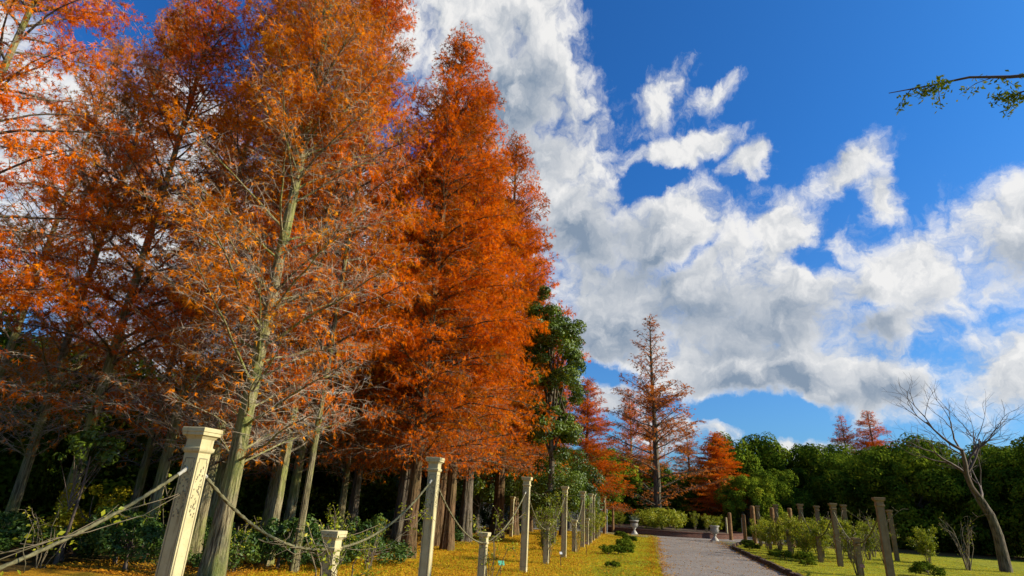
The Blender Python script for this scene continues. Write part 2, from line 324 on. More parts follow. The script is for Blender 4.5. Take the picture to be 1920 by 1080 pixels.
def link(name, me, parent=None, loc=(0, 0, 0), rz=0.0):
    o = bpy.data.objects.new(name, me); COL.objects.link(o); o.location = loc; o.rotation_euler = (0, 0, rz)
    if parent is not None: o.parent = parent
    return o
def tag(o, label=None, cat=None, group=None, kind=None):
    if label: o['label'] = label
    if cat: o['category'] = cat
    if group: o['group'] = group
    if kind: o['kind'] = kind
    return o
def empty(name, loc=(0, 0, 0), rz=0.0, sc=1.0):
    o = bpy.data.objects.new(name, None); COL.objects.link(o); o.location = loc; o.rotation_euler = (0, 0, rz)
    o.scale = sc if isinstance(sc, tuple) else (sc, sc, sc); o.empty_display_size = .3; return o
def LP(lat, lon): return (lat * .9701 + lon * .2425, -lat * .2425 + lon * .9701)   # lateral / along the path -> x, y
def sn(p, scale, seed):
    """cheap smooth 3-D noise, about -1..1"""
    r = np.random.RandomState(seed); o = 0
    for k in range(7):
        d = r.normal(size=3); d /= np.linalg.norm(d); o = o + np.sin(p @ d * (6.28 / scale) * r.uniform(.6, 1.6) + r.uniform(0, 6.28))
    return o / 3.2
def slivers(mb, pos, dr, L, W_, k, rng, mi=0, a=None, fan=.65):
    """feathery sprays: k thin triangles fanned out round the direction dr"""
    N = len(pos); s = norm(np.cross(dr, rng.normal(size=(N, 3)))); V = np.empty((N, k, 3, 3), np.float32)
    for j in range(k):
        an = (j / (k - 1) * 2 - 1 if k > 1 else 0) * fan + rng.uniform(-.15, .15, N)
        dj = np.cos(an)[:, None] * dr + np.sin(an)[:, None] * s; pj = -np.sin(an)[:, None] * dr + np.cos(an)[:, None] * s
        st = pos + dr * (L * rng.uniform(0, .45, N))[:, None]; w = (W_ * .5)[:, None]
        V[:, j, 0] = st - pj * w; V[:, j, 1] = st + pj * w; V[:, j, 2] = st + dj * (L * rng.uniform(.6, 1, N))[:, None]
    if a is None: a = rng.uniform(0, 1, N)
    mb.add(V, np.arange(N * k * 3).reshape(-1, 3), mi, np.repeat(a, k * 3))
def leaves(mb, pos, nrm, size, rng, mi=0, a=None, asp=.5):
    """rhombic leaves lying roughly across nrm"""
    N = len(pos); d = norm(np.cross(nrm, rng.normal(size=(N, 3)))); s = np.cross(norm(nrm), d); L = size[:, None]
    V = np.stack([pos - d * L * .5, pos + s * L * asp * .5, pos + d * L * .5 - norm(nrm) * L * .12, pos - s * L * asp * .5], 1)
    if a is None: a = rng.uniform(0, 1, N)
    mb.add(V, np.arange(N * 4).reshape(-1, 4), mi, np.repeat(a, 4))

# ------------------------------------------------------------------ the setting
def poly(name, pts, z, mat, n_z=None):
    mb = MB(); p = np.array([(x, y, z) for x, y in pts]); mb.add(p, np.arange(len(p))[None]); return tag(link(name, mb.mesh(name, [mat])), kind='structure')
poly('ground', [(-700, -300), (700, -300), (700, 900), (-700, 900)], 0, 'floor')
rr = random.Random(5)
def edge(l0, lons, j): return [LP((l0(s) if callable(l0) else l0) + rr.uniform(-j, j), s) for s in lons]
path_l = lambda s: .15 - .012 * max(0, s - 16) - (0 if s < 38 else (s - 38) ** 2 * .09)
path_r = lambda s: 3.55 - .0 * s + (0 if s < 30 else (s - 30) ** 2 * .02)
lonsA = [(-4 + .35 * i) for i in range(134)]
Lw = lambda s: -9.5 + .9 * math.sin(s * .5) if s < 9 else -7.4 + .7 * math.sin(s * .9) + .4 * math.sin(2.3 * s)
poly('lawn', edge(path_l, lonsA[:-4], .03) + edge(Lw, lonsA[:-4][::-1], .2), .004, 'lawn_l')
poly('lawn', edge(lambda s: path_r(s) + .02, lonsA[:-8], .02) + edge(34, lonsA[:-8][::-1], .2), .004, 'lawn_r')
poly('path', edge(lambda s: path_l(s) + .02, lonsA[:-4], .06) + edge(path_r, lonsA[:-4][::-1], .02), .008, 'asphalt')
BC = (11.95, 46.5); BR = 6.1
ring = [(BC[0] + 9.3 * math.cos(k * math.pi / 40), BC[1] + 9.3 * math.sin(k * math.pi / 40)) for k in range(80)]
poly('forecourt', ring, .012, 'asphalt')

# round bed with a brick rim
mb = MB(); n = 96; prof = [(BR, -.05), (BR, .30), (BR + .03, .302), (BR + .03, .36), (BR - .25, .36), (BR - .25, .18)]
th = np.arange(n + 1) * 2 * np.pi / n
V = np.array([[(BC[0] + r * math.cos(a_), BC[1] + r * math.sin(a_), z) for a_ in th] for r, z in prof])
idx = np.arange(V.shape[0] * (n + 1)).reshape(V.shape[0], n + 1)
F = np.stack([idx[:-1, :-1], idx[:-1, 1:], idx[1:, 1:], idx[1:, :-1]], -1).reshape(-1, 4); mb.add(V, F)
me = mb.mesh('brick_rim', ['brick'])
uv = me.uv_layers.new(name='UVMap'); lv = np.empty(len(me.loops), np.int32); me.loops.foreach_get('vertex_index', lv)
ci = lv % (n + 1); ri = lv // (n + 1); arc = ci * (2 * np.pi * BR / n); hh = np.cumsum([0] + [math.dist(prof[i], prof[i + 1]) for i in range(len(prof) - 1)])[ri]
uv.data.foreach_set('uv', np.stack([arc, hh], -1).astype(np.float32).ravel())
bed = empty('brick_flower_bed', (BC[0], BC[1], 0)); tag(bed, 'low round brick-edged flower bed at the end of the path', 'flower bed')
o = link('brick_rim', me, bed); o.location = (-BC[0], -BC[1], 0)
mb = MB(); lathe(mb, [(BR - .24, .0), (BR - .24, .26), (3, .34), (.3, .38)], 40); link('soil', mb.mesh('soil', ['soil']), bed)

# kerb of rough edging stones along the right side of the path
kb = tag(empty('kerb', (*LP(3.7, 10), 0)), kind='structure'); kx, ky = LP(3.7, 10)
r = np.random.RandomState(3); stones = []
for k in range(5):
    mb = MB(); box(mb, (0, 0, .045), (.52, .13, .16)); q = mb.V[0] + r.uniform(-.018, .018, (8, 3)); q[4:, 2] += .01; q[4:, 1] *= .8; mb.V[0] = q.astype(np.float32)
    stones.append(mb.mesh('edging_stone', ['edging']))
s = 4.0
while s < 41:
    x, y = LP(path_r(s) + .10, s); x2, y2 = LP(path_r(s + .5) + .10, s + .5)
    e_ = link('edging_stone', stones[rr.randrange(5)], kb, (x - kx, y - ky, rr.uniform(-.02, .015)), math.atan2(y2 - y, x2 - x) + rr.uniform(-.05, .05)); s += .545

# ------------------------------------------------------------------ trees
def grow(rng, h, R, zs, nb, e0, droop, sec_step, twig_step, per_twig, keep, Lsp, Wsp, k, r0, top=.8, lmin=.25, bare_low=0.0, sides=40, thick=1.0, fan=.65, sweep=0.0):
    """dawn redwood: trunk, limbs + twigs, needle sprays as three builders"""
    tr, bm, lm = MB(), MB(), MB()
    nz = 44; z = np.linspace(-.25, h, nz); ph = rng.uniform(0, 6.28, 4)
    ax = np.stack([.10 * np.sin(z / h * 5 + ph[0]) * z / h, .10 * np.sin(z / h * 4 + ph[1]) * z / h, z], -1)
    rad_ = r0 * (np.clip(1 - z / h, 0, 1) ** .85) + .008 + r0 * .55 * np.exp(-np.maximum(z, 0) / .55)
    fl = lambda i, t_: 1 + .10 * np.cos(5 * t_ + ph[2] + i * .05) * np.exp(-i * .11) + .05 * np.cos(9 * t_ + ph[3] + i * .35) + .035 * np.cos(13 * t_ - i * .8 + .6 * np.sin(i)) + .03 * np.cos(19 * t_ + i * 1.1)
    tubes(tr, ax, rad_, sides, lobes=fl)
    axis = lambda zz: np.stack([np.interp(zz, z, ax[:, 0]), np.interp(zz, z, ax[:, 1]), zz], -1)
    u = np.sort(rng.uniform(0, 1, nb)) ** .9; zb = zs + (h * .985 - zs) * u
    L = (R * (1 - u) ** top * rng.uniform(.72, 1.12, nb) + lmin)
    L *= np.where(u < .12, rng.uniform(.5, 1.0, nb), 1)
    azm = np.arange(nb) * 2.39996 + rng.uniform(-.5, .5, nb); ev = np.radians(e0[0] + (e0[1] - e0[0]) * u + rng.uniform(-9, 9, nb))
    n = 9; s = np.linspace(0, 1, n); st = L[:, None] / (n - 1)
    evs = ev[:, None] - np.radians(droop) * s[None] * rng.uniform(.5, 1.3, nb)[:, None] + rng.normal(0, .09, (nb, n)); azs = azm[:, None] + np.cumsum(rng.normal(0, .08, (nb, n)), 1)
    D = np.stack([np.cos(evs) * np.cos(azs), np.cos(evs) * np.sin(azs), np.sin(evs)], -1)
    Pp = axis(zb)[:, None] + np.concatenate([np.zeros((nb, 1, 3)), np.cumsum(D[:, :-1] * st[..., None], 1)], 1)
    rb = (.010 + .0085 * L) * thick; Rp = rb[:, None] * (1 - .86 * s[None])
    tubes(bm, Pp, Rp, 5, 0)
    sec_p, sec_r, sec_base = [], [], []
    for i in range(nb):
        m_ = max(4, int(L[i] / sec_step)); ss = np.clip(np.linspace(.10, 1, m_) + rng.uniform(-.02, .02, m_), 0, 1)
        b0 = np.stack([np.interp(ss, s, Pp[i, :, c]) for c in range(3)], -1); tg = norm(np.stack([np.interp(ss, s, D[i, :, c]) for c in range(3)], -1))
        side = norm(np.cross(tg, np.array([0, 0, 1.]))) * np.where(np.arange(m_) % 2, 1, -1)[:, None]
        ln = (.22 + .34 * L[i] * np.minimum(1 - ss, .25 + ss) ** .8) * rng.uniform(.6, 1.15, m_); ln = np.minimum(ln, 1.3)
        d0 = norm(tg * rng.uniform(.35, .8, m_)[:, None] + side * .8 + rng.normal(0, .28, (m_, 3)) + np.array([0, 0, .12]))
        n2 = 4; pts = [b0]; dd = d0
        for q in range(n2 - 1):
            pts.append(pts[-1] + dd * (ln / (n2 - 1))[:, None]); dd = norm(dd + rng.normal(0, .16, (m_, 3)) + np.array([0, 0, -.10]))
        sec_p.append(np.stack(pts, 1)); r1 = np.minimum(.0025 + .0075 * ln, rb[i] * .7); sec_r.append(r1[:, None] * np.linspace(1, .4, n2)[None])
    SP = np.concatenate(sec_p); SR = np.concatenate(sec_r); tubes(bm, SP, SR * thick, 3, 1)
    # twigs along the secondary branches
    sl_ = np.linalg.norm(SP[:, -1] - SP[:, 0], axis=1); cnt = np.maximum(2, (sl_ / twig_step).astype(int)); own = np.repeat(np.arange(len(SP)), cnt)
    f = rng.uniform(.08, 1, len(own)) * 2.999; i0 = f.astype(int); fr = (f - i0)[:, None]
    tp = SP[own, i0] * (1 - fr) + SP[own, i0 + 1] * fr; tt = norm(SP[own, i0 + 1] - SP[own, i0])
    td = norm(tt * .6 + rng.normal(0, .55, tp.shape) + np.array([0, 0, -.16])); tl = rng.uniform(.10, .26, len(tp))
    perp = norm(np.cross(td, rng.normal(size=td.shape))) * .0035 * thick
    bm.add(np.stack([tp - perp, tp + perp, tp + td * tl[:, None]], 1), np.arange(len(tp) * 3).reshape(-1, 3), 1)
    # needle sprays along the twigs
    pos = np.repeat(tp, per_twig, 0) + np.repeat(td, per_twig, 0) * (np.repeat(tl, per_twig) * rng.uniform(.1, 1, len(tp) * per_twig))[:, None]
    rr_ = np.hypot(pos[:, 0], pos[:, 1]); u2 = np.clip((pos[:, 2] - zs) / (h - zs), 0, 1); rel = rr_ / (R * (1 - u2) ** top + lmin)
    kp = keep(pos, u2, rel); sel = rng.uniform(0, 1, len(pos)) < kp; pos = pos[sel]
    dr = norm(np.repeat(td, per_twig, 0)[sel] * .8 + rng.normal(0, .5, pos.shape) + np.array([0, 0, -.45]))
    N = len(pos); a = np.clip(.5 + .28 * sn(pos, 1.6, 11) + rng.normal(0, .16, N), 0, 1)
    slivers(lm, pos, dr, rng.uniform(.7, 1.25, N) * Lsp, rng.uniform(.8, 1.3, N) * Wsp, k, rng, 0, a, fan)
    return tr, bm, lm
def variant(name, mats, seed, **kw):
    tr, bm, lm = grow(np.random.RandomState(seed), **kw)
    return [('trunk', tr.mesh('trunk', [mats[0]], True)), ('branches', bm.mesh('branches', [mats[1], mats[2]], True)), ('crown', lm.mesh('crown', [mats[3]]))]
dense = lambda pos, u, rel: np.clip(.58 + .45 * rel + .60 * sn(pos, 2.0, 3), .05, 1) * np.clip(.10 + u * 2.8, 0, 1)
sparse = lambda pos, u, rel: np.clip(.07 + .20 * (rel > .75) + .70 * np.clip(u - .42, 0, 1) + .95 * np.clip(sn(pos, 2.2, 5) - .22, 0, 1), 0, 1) * np.clip(.15 + u * 2.4, 0, 1)
half = lambda pos, u, rel: np.clip(.26 + .45 * rel + .45 * sn(pos, 2.4, 8), .02, 1) * np.clip(.3 + u * 3, 0, 1)
lone = lambda pos, u, rel: np.clip(.30 + .62 * np.clip(rel - .35, 0, 1) + .35 * sn(pos, 1.8, 9), 0, 1) * np.clip(.12 + u * 2.2, 0, 1)
base = dict(h=17., R=3.7, zs=2.0, nb=195, e0=(14, 54), droop=38, sec_step=.12, twig_step=.062, per_twig=5, Lsp=.125, Wsp=.0175, k=3, r0=.20, top=.70)
VD1 = variant('d1', ('bark_red', 'bark_red', 'twig_mid', 'orange'), 1, keep=dense, **base)
VD2 = variant('d2', ('bark_red', 'bark_red', 'twig_mid', 'orange'), 2, keep=dense, **{**base, 'R': 3.3, 'zs': 2.2, 'top': .72})
VD3 = variant('d3', ('bark_grey', 'bark_red', 'twig_mid', 'amber'), 3, keep=dense, **{**base, 'R': 3.2, 'nb': 140, 'zs': 1.9})
VS1 = variant('s1', ('bark_moss', 'bark_moss', 'twig', 'amber'), 4, keep=sparse, **{**base, 'R': 3.2, 'nb': 150, 'e0': (32, 64), 'droop': 14, 'thick': .85, 'r0': .25, 'zs': 1.7, 'twig_step': .05, 'sec_step': .10, 'top': .62, 'per_twig': 4})
VS2 = variant('s2', ('bark_moss', 'bark_grey', 'twig', 'amber'), 5, keep=sparse, **{**base, 'R': 3.3, 'nb': 125, 'e0': (30, 64), 'droop': 14, 'thick': .85, 'r0': .17, 'zs': 1.9, 'top': .62, 'twig_step': .055, 'per_twig': 4})
VH = variant('h', ('bark_moss', 'bark_grey', 'twig', 'orange'), 6, keep=half, **{**base, 'R': 3.5, 'nb': 120, 'e0': (18, 56), 'droop': 26, 'r0': .18})
VL = variant('l', ('bark_grey', 'bark_grey', 'twig_dark', 'russet'), 7, keep=lone, **{**base, 'R': 4.6, 'nb': 84, 'zs': 1.3, 'per_twig': 3, 'e0': (22, 58), 'droop': 10, 'sec_step': .17, 'Lsp': .18, 'Wsp': .034, 'r0': .20, 'top': .95, 'thick': 1.3})
print('redwoods', sum(len(m_.polygons) for v in (VD1, VD2, VD3, VS1, VS2, VH, VL) for _, m_ in v))
def tree(name, var, x, y, rz, sc, label, group=None, cat='tree', tk=1.0):
    o = empty(name, (x, y, 0), rz, sc); tag(o, label, cat, group)
    for nm, me in var:
        c_ = link(nm, me, o)
        if nm == 'trunk': c_.scale = (tk, tk, 1)
    return o
RW = 'dawn_redwood'
# the front rows along the lawn
tree(RW, VS1, -4.88, 11.1, .4, (1.02, 1.02, 1.0), 'redwood with the thickest mossy trunk, half bare, behind the tall carved post', tk=.56)
tree(RW, VS2, -4.86, 13.48, 1.9, (1, 1, 1.03), 'slim mossy redwood just right of the thickest mossy trunk', tk=.62)
tree(RW, VH, -3.92, 12.46, 3.3, (.68, .68, 1.05), 'thin-trunked redwood growing behind the first short rope post', tk=.5)
tree(RW, VD1, -2.33, 16.54, 0.0, (.98, .98, 1.04), 'dense orange redwood with reddish flared trunk rising behind the second tall rope post', tk=.8)
tree(RW, VD2, -1.59, 19.78, 1.2, (.90, .90, 1.07), 'dense orange redwood with pale trunk between two shaded trunks at the lawn edge', tk=.85)
tree(RW, VD3, -2.86, 18.3, 2.6, (1, 1, .98), 'shaded redwood trunk tucked right behind the reddish flared trunk')
tree(RW, VD2, -2.10, 21.3, 4.1, (1, 1, .98), 'shaded redwood directly behind the pale-trunked redwood at the lawn edge')
tree(RW, VD3, -1.30, 24.4, 5.0, (1.05, 1.05, 1.06), 'leaning slender redwood beyond the pale-trunked redwood at the lawn edge')
tree(RW, VD1, -.05, 27.8, 2.2, (1.12, 1.12, 1.25), 'tall orange redwood with pointed tip next to the big green tree')
tree(RW, VD2, .75, 31.4, .6, (1.02, 1.02, 1.04), 'orange redwood with pale trunk behind the third tall rope post')
tree(RW, VD1, 5.95, 42.4, 4.4, (.95, .95, .62), 'short bright orange redwood at the end of the rope post row')
tree(RW, VD3, 2.2, 40.6, 3.4, (1, 1, .8), 'amber redwood hidden mostly behind the big green tree')
# left of the mossy trunk
tree(RW, VS2, -7.74, 13.97, 5.2, (1, 1, 1.0), 'mossy redwood trunk behind the rope left of the carved post', tk=.62)
tree(RW, VS2, -6.21, 13.05, 3.7, (1, 1, .98), 'thin mossy redwood trunk directly behind the carved post', tk=.6)
tree(RW, VH, -9.22, 13.3, .9, (1, 1, 1.0), 'amber redwood with foliage low over the yellow shrub', tk=.65)
tree(RW, VH, -10.6, 9.6, 2.4, (.95, .95, 1.02), 'orange redwood growing by the outermost rope post', tk=.6)
tree(RW, VS1, -11.8, 15.2, 4.4, (.8, .8, 1.0), 'half bare redwood at the outer edge of the wood', tk=.55)
WD = 'redwoods deeper in the wood'
for i, (x, y, v, sc) in enumerate([(-5.8, 17.3, VS2, 1.0), (-4.86, 20.6, VD3, 1.0), (-5.9, 23.2, VS2, .97), (-8.2, 17.8, VS2, 1.0), (-11.9, 20.3, VS2, 1.0), (-8.0, 21.5, VS2, .96), (-4.0, 25.2, VD2, 1.0), (-3.0, 29.4, VD3, 1.0), (-1.5, 34.2, VD1, 1.0), (-15, 17.2, VS2, 1.0), (-10.6, 24.6, VS2, .95), (1.8, 36.0, VD2, .95)]):
    tree(RW, v, x, y, i * 1.7 + .3, sc, 'redwood standing deeper in the dark wood behind the front trunks', WD, tk=.72)
# the lone tree and the redwoods beyond it
tree('lone_redwood', VL, 11.85, 46.1, 1.1, (1.42, 1.42, 1.0), 'lone sparse russet redwood rising from the round brick flower bed')
tree(RW, VH, 12.6, 58.7, .3, (.9, .9, .77), 'pale russet pointed redwood seen left of the lone redwood')
tree(RW, VD3, 15.0, 60.3, 1.4, (.8, .8, .68), 'amber redwood directly behind the lone redwood')
tree(RW, VD3, 17.9, 57.3, 2.9, (.85, .85, .56), 'short orange redwood right of the lone redwood trunk')
tree(RW, VD1, 18.9, 52.8, 4.2, (1.05, 1.05, .50), 'squat bright orange redwood beside the first evergreen crown')
tree(RW, VH, 42.6, 73.5, .8, (1.15, 1.15, .83), 'thin russet redwood of the pair above the far evergreens')
tree(RW, VD2, 45.4, 72.2, 2.0, (1.5, 1.5, .87), 'fuller rust-red redwood of the pair above the far evergreens')

def broadleaf(seed, h, R, zc, nblob, nleaf, size, trunk_r, squash=1.0, keepz=-.55, nst=5, mats=('bark_grey', 'evergreen'), flat=None):
    """round-crowned evergreen: trunk, forked limbs, clumped crown of single leaves"""
    rng = np.random.RandomState(seed); tr, bm, lm = MB(), MB(), MB()
    z = np.linspace(-.2, zc, 9); tubes(tr, np.stack([.12 * np.sin(z * .9 + seed), .10 * np.cos(z * .7 + seed), z], -1), trunk_r * (1 - .55 * z / zc) + trunk_r * .5 * np.exp(-np.maximum(z, 0) / .4), 12)
    d = norm(rng.normal(size=(nblob * 3, 3))); d = d[d[:, 2] > keepz][:nblob]
    Rz = (h - zc) * squash
    rad_ = rng.uniform(.55, .92, len(d)) * (1 + .18 * sn(d, 1.2, seed)); C = d * rad_[:, None] * np.array([R, R, Rz]) + np.array([0, 0, zc]); rb = rng.uniform(.16, .34, len(d)) * R
    C[:, 2] = np.minimum(C[:, 2], h - rb * .8)
    nn = min(len(d), 26); P0 = np.stack([np.zeros(nn), np.zeros(nn), rng.uniform(zc * .45, zc, nn)], -1); t_ = np.linspace(0, 1, 6)[None, :, None]
    P1 = C[:nn]; mid = (P0 + P1) / 2 + rng.normal(0, .18, (nn, 3)) * R * .4; PP = (1 - t_) ** 2 * P0[:, None] + 2 * t_ * (1 - t_) * mid[:, None] + t_ ** 2 * P1[:, None]
    tubes(bm, PP, trunk_r * .38 * np.linspace(1, .18, 6)[None].repeat(nn, 0), 5)
    per = rng.multinomial(nleaf, rb ** 2 / (rb ** 2).sum()); own = np.repeat(np.arange(len(d)), per); N = len(own)
    dd = norm(rng.normal(size=(N, 3)) + np.array([0, 0, .25])); rrr = rb[own] * (1 - .5 * rng.uniform(0, 1, N) ** 3) * (1 + .22 * sn(dd * 1.0 + C[own], R * .35, seed + 2))
    pos = C[own] + dd * rrr[:, None] * np.array([1, 1, .85]); nr = norm(dd + rng.normal(0, .33, (N, 3)) + np.array([0, 0, .15]))
    ok = pos[:, 2] > .08
    pos, nr = pos[ok], nr[ok]; N = len(pos)
    a = np.clip(.45 + .22 * sn(pos, R * .5, seed + 5) + rng.normal(0, .2, N), 0, 1)
    leaves(lm, pos, nr, rng.uniform(.7, 1.3, N) * size, rng, 0, a, .55)
    out = [('trunk', tr.mesh('trunk', [mats[0]], True)), ('branches', bm.mesh('branches', [mats[0]], True)), ('crown', lm.mesh('crown', [mats[1]]))]
    return out
VE1 = broadleaf(21, 8, 4.2, 3.4, 80, 40000, .235, .22, keepz=-.92)
VE2 = broadleaf(22, 8, 3.8, 3.2, 72, 38000, .235, .20, keepz=-.95)
VG = broadleaf(23, 15, 2.0, 9.5, 90, 42000, .14, .2, keepz=-1, mats=('bark_grey', 'green'))
EV = 'broad_evergreen'
tree(EV, VG, 2.0, 25.2, 0, (.78, .78, .74), 'tall glossy green evergreen standing out among the orange redwoods')
VU = broadleaf(46, 5, 2.3, 2.7, 34, 16000, .13, .10, keepz=-.8, mats=('bark_grey', 'green'))
for i, (x, y, sc) in enumerate([(2.25, 26.3, .72), (3.3, 33.6, .95), (1.2, 34.8, 1.0), (-1.0, 31.2, .95), (3.4, 39.5, 1.05), (-2.8, 27.2, .9), (5.0, 44.5, 1.1), (.2, 40.5, 1.1)]):
    tree('understory_evergreen', VU, x, y, i * 1.3, (sc, sc, sc), 'bright green broad-leaved small tree below the orange redwood crowns', 'small green trees under the redwoods')
far_ev = [(7.2, 51.5, .72, 'low dark evergreen left of the lone redwood, behind the rope posts'), (10.0, 57.0, .85, 'dark evergreen behind the left white urn'), (14.0, 58.5, .72, 'shaded evergreen behind the lone redwood trunk'), (17.6, 56.0, .62, 'shaded evergreen behind the right white urn'),
          (22.9, 58.4, 1.03, 'tall rounded evergreen beside the squat orange redwood'), (20.3, 50.0, .58, 'small grey-green evergreen in front of the tall rounded evergreen'), (23.9, 52.4, .62, 'low grey-green evergreen in front of the broadest evergreen crown'), (28.3, 58.4, 1.05, 'broadest rounded evergreen crown on the tree line'),
          (32.8, 60.5, .98, 'evergreen crown below the thin russet redwood'), (29.6, 51.4, .86, 'sloping bright-topped evergreen behind the right rope posts'), (34.6, 54.6, .95, 'dark evergreen crown below the rust-red redwood'), (29.2, 42.4, .82, 'darkest evergreen crown behind the bare twigs'),
          (33.0, 45.5, .9, 'evergreen behind the bare spreading tree'), (36.8, 43.6, .95, 'evergreen at the end of the tree line past the bare tree'), (33.5, 35.5, .85, 'evergreen nearest the outer right rope posts'), (31.5, 39.6, .75, 'low evergreen filling the gap behind the leafless tree')]
for i, (x, y, sc, lb) in enumerate(far_ev):
    tree(EV, (VE1, VE2)[i % 2], x, y, i * 1.3, (sc * 1.08, sc * 1.08, sc * 1.1), lb)
back = [(-22, 22), (-19.5, 25.5), (-17, 28.5), (-14.2, 30.5), (-11.2, 32.5), (-8.2, 35), (-6.4, 40.5), (-3.2, 44.5), (.6, 47), (4.2, 48.5), (-24, 17), (-12.8, 36.5), (-1.4, 50), (-20.5, 20.5), (-23, 12.5), (-16.5, 33)]
for i, (x, y) in enumerate(back):
    sc = (.95 if i < 7 or i > 9 else .72); tree(EV, (VE2, VE1)[i % 2], x, y, i * 2.1, sc, 'dark evergreen at the back of the wood behind the redwood trunks', 'evergreens closing the back of the wood')
# more crowns closing the horizon
for i in range(16):
    x = 24 + i * 5.2; y = 84 - i * 1.6; tree(EV, (VE2, VE1)[i % 2], x, y, i * .9, .95, 'distant evergreen in the second line behind the rounded crowns', 'distant second line of evergreens')
for i in range(10):
    x = -44 + i * 5.3; y = 58 + (i % 3) * 3; tree(EV, (VE2, VE1)[i % 2], x, y, i * .7, .9, 'distant evergreen far behind the redwood wood', 'distant evergreens behind the wood')

# bare deciduous tree at the right
def bare_tree(seed, h, depth):
    rng = random.Random(seed); P, R_ = [], []
    def rec(p, d, L, r, k):
        n = 5; pts = [p]; q = p; dd = d
        for i in range(n - 1):
            q = q + dd * (L / (n - 1)); pts.append(q); dd = (dd + Vector((rng.gauss(0, .13), rng.gauss(0, .13), rng.gauss(.03, .08)))).normalized()
        P.append([tuple(v) for v in pts]); R_.append([r * (1 - .45 * i / (n - 1)) for i in range(n)])
        if k == 0: return
        for j in range(rng.choice((2, 3, 3))):
            f = rng.choice((2, 3, 4, 4)); v = (dd + Vector((rng.gauss(0, .55), rng.gauss(0, .55), rng.gauss(.05, .35)))).normalized()
            rec(pts[f], v, L * rng.uniform(.6, .85), max(.004, r * .52), k - 1)
    rec(Vector((0, 0, -.15)), Vector((0, 0, 1)), h * .3, h * .022, depth)
    P, R_ = np.array(P), np.array(R_); tr, bm = MB(), MB(); tubes(tr, P[:1], R_[:1], 10); tubes(bm, P[1:], R_[1:], 4)
    return [('trunk', tr.mesh('trunk', ['bark_grey'], True)), ('branches', bm.mesh('branches', ['twig_dark'], True))]
VB = bare_tree(12, 9.5, 6)
tree('bare_tree', VB, 19.6, 24.2, 1.0, 1.05, 'leafless grey spreading tree beyond the outer right rope post')

# big evergreen whose long limb hangs over the right lawn
def limb_tree(base, ends, seed):
    rng = np.random.RandomState(seed); tr, bm, lm = MB(), MB(), MB(); b = np.array(base); z = np.linspace(-.2, 9.5, 12)
    tubes(tr, np.stack([.15 * np.sin(z * .5), .12 * np.cos(z * .6), z], -1), .30 * (1 - z / 11.5) + .12 * np.exp(-np.maximum(z, 0) / .5), 16)
    for e_ in ends:
        e_ = np.array(e_) - b; p0 = np.array([0, 0, rng.uniform(5.0, 7.5)]); mid = (p0 + e_) / 2 + np.array([0, 0, 1.1]); t_ = np.linspace(0, 1, 14)[:, None]
        c = (1 - t_) ** 2 * p0 + 2 * t_ * (1 - t_) * mid + t_ ** 2 * e_; c[1:-1] += rng.normal(0, .05, c[1:-1].shape); tubes(bm, c, np.linspace(.10, .008, 14), 6)
        for k in range(15):
            f = (rng.uniform(.9, 1) if k < 6 else rng.uniform(.45, 1) ** .7) * 12.9; i0 = int(f); st = c[i0] + (c[i0 + 1] - c[i0]) * (f - i0); d = norm(rng.normal(size=3) * np.array([.6, .6, .3]) + np.array([0, 0, -.25])); ln = rng.uniform(.25, .55)
            q = np.array([st, st + d * ln * .5, st + d * ln + np.array([0, 0, -.12])]); tubes(bm, q, np.array([.010, .006, .003]), 4)
            n_ = 34; g_ = rng.uniform(.15, 1, n_)[:, None]; pos = q[0] * (1 - g_) + q[2] * g_ + rng.normal(0, .06, (n_, 3)); leaves(lm, pos, norm(rng.normal(size=(n_, 3)) + np.array([0, 0, .5])), rng.uniform(.07, .12, n_), rng, 0, None, .4)
    return [('trunk', tr.mesh('trunk', ['bark_grey'], True)), ('branches', bm.mesh('branches', ['twig_dark'], True)), ('crown', lm.mesh('crown', ['evergreen']))]
tree('overhanging_tree', limb_tree((13, 4, 0), [(7.40, 9.4, 9.65), (9.3, 9.0, 9.3), (11.5, 8.5, 10.2), (14.5, 8, 10), (16.5, 5, 9), (15.5, 1, 9), (11, .5, 9.5), (10, 2.5, 10.8), (13, 4.3, 12)], 5), 13, 4, 0, 1.0, 'evergreen whose leafy limb hangs in against the blue sky over the right lawn')

